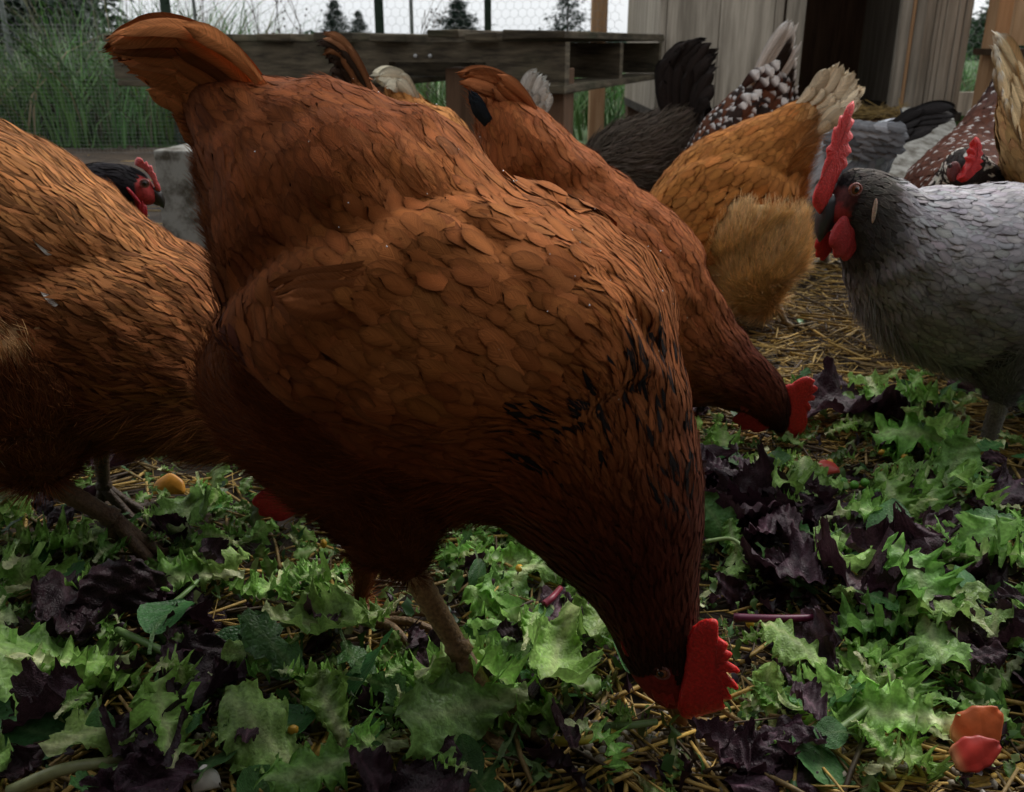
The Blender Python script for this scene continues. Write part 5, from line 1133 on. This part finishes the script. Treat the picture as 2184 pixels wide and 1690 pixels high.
for px, py, s_, a, lab in ((430, 1470, 280, 60, 'largest dark purple crumpled lettuce clump at the lower left'), (330, 1590, 260, 120, 'purple lettuce with a pale mauve rib below the largest clump'), (300, 1670, 240, 30, 'mauve lettuce leaf at the bottom edge, lower left'), (90, 1530, 190, 20, 'small folded purple leaf lying on the large dark round leaf'),
                           (1600, 1630, 170, 20, 'purple lettuce leaf just right of the large hen beak'), (1665, 1600, 190, 160, 'purple lettuce leaf between the beak and the rounded grey-green leaf'), (1830, 1260, 260, 80, 'purple lettuce leaf standing on the dark heap at the right'), (1690, 1220, 220, 100, 'dark maroon leaf drooping beside the large red neck'),
                           (1800, 890, 230, 10, 'dark purple clump right of the second red hen beak'), (1630, 1075, 200, 160, 'dark purple leaf in front of the second red hen'), (1010, 1480, 190, 40, 'dark purple wilted leaf by the toes of the large hen'), (900, 1690, 260, 30, 'purple leaf at the bottom edge beside the long frilled leaf'), (2090, 1240, 170, 100, 'purple leaf at the top right of the heap'), (1210, 1330, 170, 70, 'purple leaf between the leg and neck of the large hen')):
    hero('red', px, py, s_, a, lab, .02, (rp.normal(0, .3), rp.normal(0, .25)))

# ---- small food: corn, peas, slices, stems
def blob(name, p, ax, col, label, cat, group, m=M_BIT, b_=.12, parent=None):
    mb = MB(); Q = np.linalg.qr(rp.normal(0, 1, (3, 3)))[0]; mb.ellipsoid(p, Q * np.array(ax)[:, None], np.asarray(col) * rp.uniform(.8, 1.15), 12, 8, bump=b_); return tag(mb.build(name, parent, (m,)), label, cat, group)
for i, (px, py) in enumerate([(1725, 1080), (1640, 970), (1700, 1075), (1745, 1000), (1770, 985), (1880, 965), (1930, 975), (1790, 1085), (1650, 1055), (1108, 1212), (1240, 1265), (1236, 1292), (1180, 1340), (1190, 1322), (625, 1557), (690, 1160), (1760, 1068), (2060, 1175), (1612, 1010), (1600, 1330), (1660, 1068)]):
    p = ground(px, py, .02); blob('corn_kernel', p, (.0042, .0034, .0028), (.60, .33, .035), 'yellow corn kernel ' + ('by the leg of the large hen' if px < 1300 else 'among leaves under the second red hen beak' if py < 1100 else 'beside the large red neck'), 'corn', 'yellow corn kernels among the salad', b_=.08)
for px, py in [(1845, 1030), (1848, 1052), (1872, 1050), (1822, 1035), (1770, 1030), (1798, 1028)]:
    blob('pea', ground(px, py, .02), (.0046, .0046, .0044), (.09, .26, .03), 'round green pea in the small heap near the grey hen foot', 'pea', 'green peas in a small heap', b_=.01)
def slice_(px, py, a_, b_, yaw, tilt, col, label, name, cat, z=.02, h=.0016):
    p = ground(px, py, z); d = (p - CAM) @ FW / FPX; th = np.linspace(-.3, np.pi + .3, 26); mb = MB()
    o = np.c_[np.cos(th) * a_, np.sin(th) * b_ * (1 + .06 * np.sin(th * 5)), np.zeros(26)] * d; c = o.mean(0); I = (o - c) * .82 + c + [0, 0, h * 1.4]; n = 26
    V = np.vstack([o, I, o - [0, 0, h], [I.mean(0) + [0, 0, h * .3]]]); F = [[i, (i + 1) % n, n + (i + 1) % n, n + i] for i in range(n)] + [[(i + 1) % n, i, 2 * n + i, 2 * n + (i + 1) % n] for i in range(n)] + [[n + i, n + (i + 1) % n, 3 * n] for i in range(n)] + [list(range(2 * n, 3 * n))[::-1]]
    Rm = np.array(Matrix.Rotation(R(yaw), 3, 'Z') @ Matrix.Rotation(R(tilt), 3, 'X')); mb.polys(V @ Rm.T + p, F, col); return tag(mb.build(name, None, (M_BIT,)), label, cat)
def petal(px, py, lpx, wpx, rot, tilt, col, label):
    p = ground(px, py, .042); d = (p - CAM) @ FW / FPX; K, A = 16, 13; ts = np.linspace(0, 1, K)[:, None]; a = np.linspace(-1, 1, A)[None]
    w_ = wpx * (np.sin(np.pi * (.06 + .90 * ts) ** .8) ** .7) * (1 + .05 * np.sin(ts * 21)); X = w_ * a; Y = lpx * (ts - .5) + 0 * a; Z = -.14 * wpx * a ** 2 * np.sin(np.pi * ts) - .18 * lpx * (ts - .4) ** 2 + .05 * wpx * np.sin(a * 4 + ts * 5)
    V = np.stack([X + 0 * Y, Y, Z], -1).reshape(-1, 3) * d; Rm = np.array(Matrix.Rotation(R(tilt), 3, 'X') @ Matrix.Rotation(R(rot), 3, 'Z')); V = V @ Rm.T
    c = np.asarray(col)[None, None] * (1 - .25 * np.abs(a) ** 3)[..., None] * np.ones((K, 1, 1)); k = sstep(.25, 0, ts)[..., None]; c = c * (1 - k) + np.array([.70, .36, .14]) * k
    g = np.arange(K * A).reshape(K, A); mb = MB(); mb.add(V + p, np.stack([g[:-1, :-1], g[:-1, 1:], g[1:, 1:], g[1:, :-1]], -1).reshape(-1, 4), c.reshape(-1, 3)); o = mb.build('tomato_slice', None, (M_PETAL,))
    sm = o.modifiers.new('thickness', 'SOLIDIFY'); sm.thickness = .0014; tag(o, label, 'tomato')
M_PETAL = leaf_mat('tomato_flesh', .22, .38, 60)
petal(2092, 1556, 122, 50, -52, 60, (.66, .12, .045), 'upper of the two red tomato slices at the lower right')
petal(2086, 1606, 112, 36, -74, 52, (.62, .10, .04), 'lower of the two red tomato slices at the lower right')
slice_(1765, 1005, 30, 26, 20, 40, (.42, .05, .035), 'red pepper sliver below the second red hen comb', 'pepper_slice', 'pepper', .025)
slice_(360, 1045, 34, 34, 0, 55, (.62, .27, .035), 'orange peel piece beside the brown hen leg', 'orange_peel', 'peel', .02)
slice_(600, 1020, 26, 18, 10, 60, (.62, .30, .06), 'small orange piece under the tail side of the large hen', 'orange_peel', 'peel', .02)
slice_(440, 1675, 30, 40, 20, 50, (.66, .62, .56), 'white shell fragment on straw at the bottom left', 'shell_fragment', 'shell', .012, .0015)
slice_(1712, 690, 18, 14, 60, 30, (.14, .30, .13), 'lone small green leaf scrap on the bare ground behind the second red hen', 'leaf_scrap', 'leaf scrap', .006, .001)
slice_(1722, 548, 11, 9, 0, 40, (.62, .60, .52), 'small white pebble on the ground left of the grey hen wattles', 'pebble', 'pebble', .01, .006)
def stem(pts, rad, col, label, z=.02, name='stem', cat='stem'):
    P = np.array([ground(a, b, z + (c if c else 0)) for a, b, c in pts]); mb = MB(); P = catmull(P, 16); mb.tube(P, np.linspace(rad, rad * .75, 16), 10, col); tag(mb.build(name, None, (M_BIT,)), label, cat)
stem([(1565, 1318, 0), (1660, 1320, .002), (1755, 1317, 0)], .0034, (.11, .012, .04), 'crimson beet stem lying level right of the large red neck', .03)
stem([(1185, 1582, 0), (1250, 1578, .003), (1310, 1560, 0)], .0032, (.40, .33, .04), 'thick yellow stem at the bottom below the bent red head')
stem([(1160, 1290, 0), (1178, 1275, .002), (1195, 1255, 0)], .003, (.20, .02, .04), 'short dark red stem between the leg and neck of the large hen', .03)
stem([(20, 1690, 0), (140, 1640, .01), (290, 1620, 0)], .0042, (.26, .27, .13), 'long curved pale stem at the bottom left corner', .015)
stem([(345, 1305, 0), (395, 1265, .004), (440, 1220, .006)], .0022, (.16, .28, .09), 'thin green stalk standing up in the left pile', .025)
stem([(600, 1330, 0), (720, 1318, .005), (800, 1335, 0)], .0030, (.20, .29, .11), 'curved green stalk behind the leg of the large hen', .02)
stem([(1505, 1155, 0), (1560, 1150, .004), (1600, 1180, 0)], .0018, (.24, .34, .13), 'thin looping pale stalk touching the large red neck', .03)
stem([(1720, 1590, 0), (1790, 1555, .006), (1850, 1510, .010)], .0028, (.20, .30, .11), 'straight green stalk crossing the right heap diagonally', .02)
stem([(1900, 1590, 0), (1890, 1620, .004), (1905, 1660, 0)], .003, (.55, .58, .36), 'white curled rib on the bottom right straw', .015)
stem([(1280, 1550, 0), (1340, 1548, .004), (1400, 1540, 0)], .0028, (.19, .29, .11), 'short green stalk under the large hen cheek', .02)
stem([(250, 1345, 0), (330, 1380, .003), (410, 1425, 0)], .0030, (.17, .27, .10), 'green stalk slanting over the left pile', .025)

# ---- straw, grit, shreds (nobody could count them)
mb = MB(); rs = np.random.default_rng(33)
def straw_at(px, py, ln, rad, col, flat_=True):
    p = ground(px, py); a = rs.normal(0, .9) if rs.random() < .7 else rs.uniform(0, 3.14); d = np.array([math.cos(a), math.sin(a), 0]) * ln / 2; z = gz(p[0], p[1]) + abs(rs.normal(0, .005)) + .001; k = rs.normal(0, .05)
    e = np.array([0, 0, rs.normal(0, .10) * ln]); q = np.array([p[0], p[1], z]); mid = q + np.array([-d[1], d[0], 0]) * k
    mb.tube([q - d - e * .5, mid, q + d + e * .5], [rad, rad, rad * .8], 5, np.array([col * rs.uniform(.8, 1.2) for _ in range(3)]))
for i in range(11500):
    px = rs.uniform(-200, 2400); py = rs.uniform(330, 1780) if i % 3 else rs.uniform(500, 1000)
    if i > 7200: px, py = rs.uniform(1450, 2250), rs.uniform(480, 1000)
    g = rs.random(); col = np.array([.52, .34, .10]) if g < .45 else np.array([.24, .16, .06]) if g < .75 else np.array([.09, .06, .035])
    straw_at(px, py, rs.uniform(.02, .10), rs.uniform(.0004, .0019), col * rs.uniform(.6, 1.25))
for px, py, ln, rr in ((1850, 1660, .06, .0022), (2150, 1640, .07, .0026), (1470, 1680, .05, .0014), (420, 1050, .05, .002), (600, 1690, .09, .0026), (640, 1640, .08, .0022), (1300, 1650, .12, .0015), (700, 1230, .05, .002)):
    for k in range(3): straw_at(px + rs.normal(0, 14), py + rs.normal(0, 8), ln, rr, np.array([.50, .32, .07]))
tag(mb.build('straw', None, (M_STRAW,)), 'golden and brown straw strewn over the muddy run floor', 'straw', kind='stuff')
mb = MB()
for i in range(620):
    c = [(1580, 1650, 120, 30), (1420, 1590, 90, 30), (1240, 1600, 90, 40), (1790, 1040, 60, 30), (700, 1180, 60, 40), (1900, 1660, 160, 30), (1700, 1000, 120, 60), (600, 1560, 140, 60)][i % 8]
    px, py = rs.normal(c[0], c[2]), rs.normal(c[1], c[3]); p = ground(px, py, .003); s_ = rs.uniform(.0012, .0042); Q = np.linalg.qr(rs.normal(0, 1, (3, 3)))[0]
    mb.ellipsoid(p + [0, 0, gz(p[0], p[1]) + s_ * .5], Q * (s_ * np.array([1, .8, .6]))[:, None], np.array([[.42, .36, .27], [.28, .22, .15], [.50, .47, .40]][i % 3]) * rs.uniform(.6, 1.1), 8, 6, bump=.15)
tag(mb.build('grit', None, (M_STONE,)), 'pale grit and grain bits on the run floor', 'grit', kind='stuff')
mb = MB()      # shredded greens
for i in range(3000):
    px = rp.uniform(-100, 2300); py = rp.uniform(830, 1720); d, red = density(px, py); p = ground(px, py)
    if rp.random() > d * min(1, p[1] ** 1.2 * 1.4): continue
    z = gz(p[0], p[1]) + rp.uniform(.001, .022); a = rp.uniform(0, 6.28); l = rp.uniform(.006, .018); w_ = rp.uniform(.0008, .004); ts = np.linspace(0, 1, 6); b = rp.normal(0, 1.6)
    th = a + b * ts; c = np.c_[np.cumsum(np.cos(th)) * l / 5, np.cumsum(np.sin(th)) * l / 5, .35 * l * np.sin(ts * rp.uniform(2, 7) + rp.uniform(0, 6))] + [p[0], p[1], z]; s_ = np.c_[-np.sin(th), np.cos(th), rp.normal(0, .6) * np.ones(6)]
    wv = w_ * np.sin(ts * 2.6 + .3)[:, None] * (1 + .5 * np.sin(ts * 19)[:, None]); V = np.stack([c - s_ * wv, c + s_ * wv], 1).reshape(-1, 3)
    cl = np.array([.035, .012, .02]) if rp.random() < red else np.array([[.10, .22, .05], [.055, .14, .04], [.30, .38, .15], [.16, .28, .07]][rp.integers(4)]); mb.add(V, [[2 * k, 2 * k + 1, 2 * k + 3, 2 * k + 2] for k in range(5)], cl * rp.uniform(.6, 1.3))
LOW = {k: [leaf_mesh(k, 900 + 10 * i + j, 16, 7) for j in range(6)] for i, k in enumerate(('frisee', 'rocket', 'red', 'lettuce'))}
def arrs(m): v = np.empty(len(m.vertices) * 3, np.float32); m.vertices.foreach_get('co', v); c = np.empty(len(m.vertices) * 4, np.float32); m.attributes['col'].data.foreach_get('color', c); f = np.empty(len(m.loops), np.int32); m.loops.foreach_get('vertex_index', f); return v.reshape(-1, 3).astype(float), c.reshape(-1, 4)[:, :3].astype(float), f.reshape(-1, 4)
LOWA = {k: [arrs(m) for m in v] for k, v in LOW.items()}
for v in LOW.values():
    for m in v: bpy.data.meshes.remove(m)
for i in range(3000):
    px = rp.uniform(-100, 2300); py = rp.uniform(830, 1720); d, red = density(px, py); p = ground(px, py)
    if rp.random() > d * min(1, p[1] ** 2 * 1.3) or ((px - 1440) / 140) ** 2 + ((py - 1525) / 75) ** 2 < 1: continue
    k = 'red' if rp.random() < red * .7 else ('frisee', 'frisee', 'frisee', 'rocket', 'lettuce')[rp.integers(5)]; v, c, f = LOWA[k][rp.integers(6)]
    Rm = np.array(Matrix.Rotation(rp.uniform(0, 6.28), 3, 'Z') @ Matrix.Rotation(rp.normal(0, .6), 3, 'X') @ Matrix.Rotation(rp.normal(0, .5), 3, 'Y'))
    mb.add(v * rp.uniform(.012, .034) @ Rm.T + [p[0], p[1], gz(p[0], p[1]) + rp.uniform(.002, .022)], f, c * rp.uniform(.55, 1.25))
tag(mb.build('shredded_greens', None, (M_LEAF,)), 'fine shreds of torn salad greens between the leaves', 'salad scraps', kind='stuff')
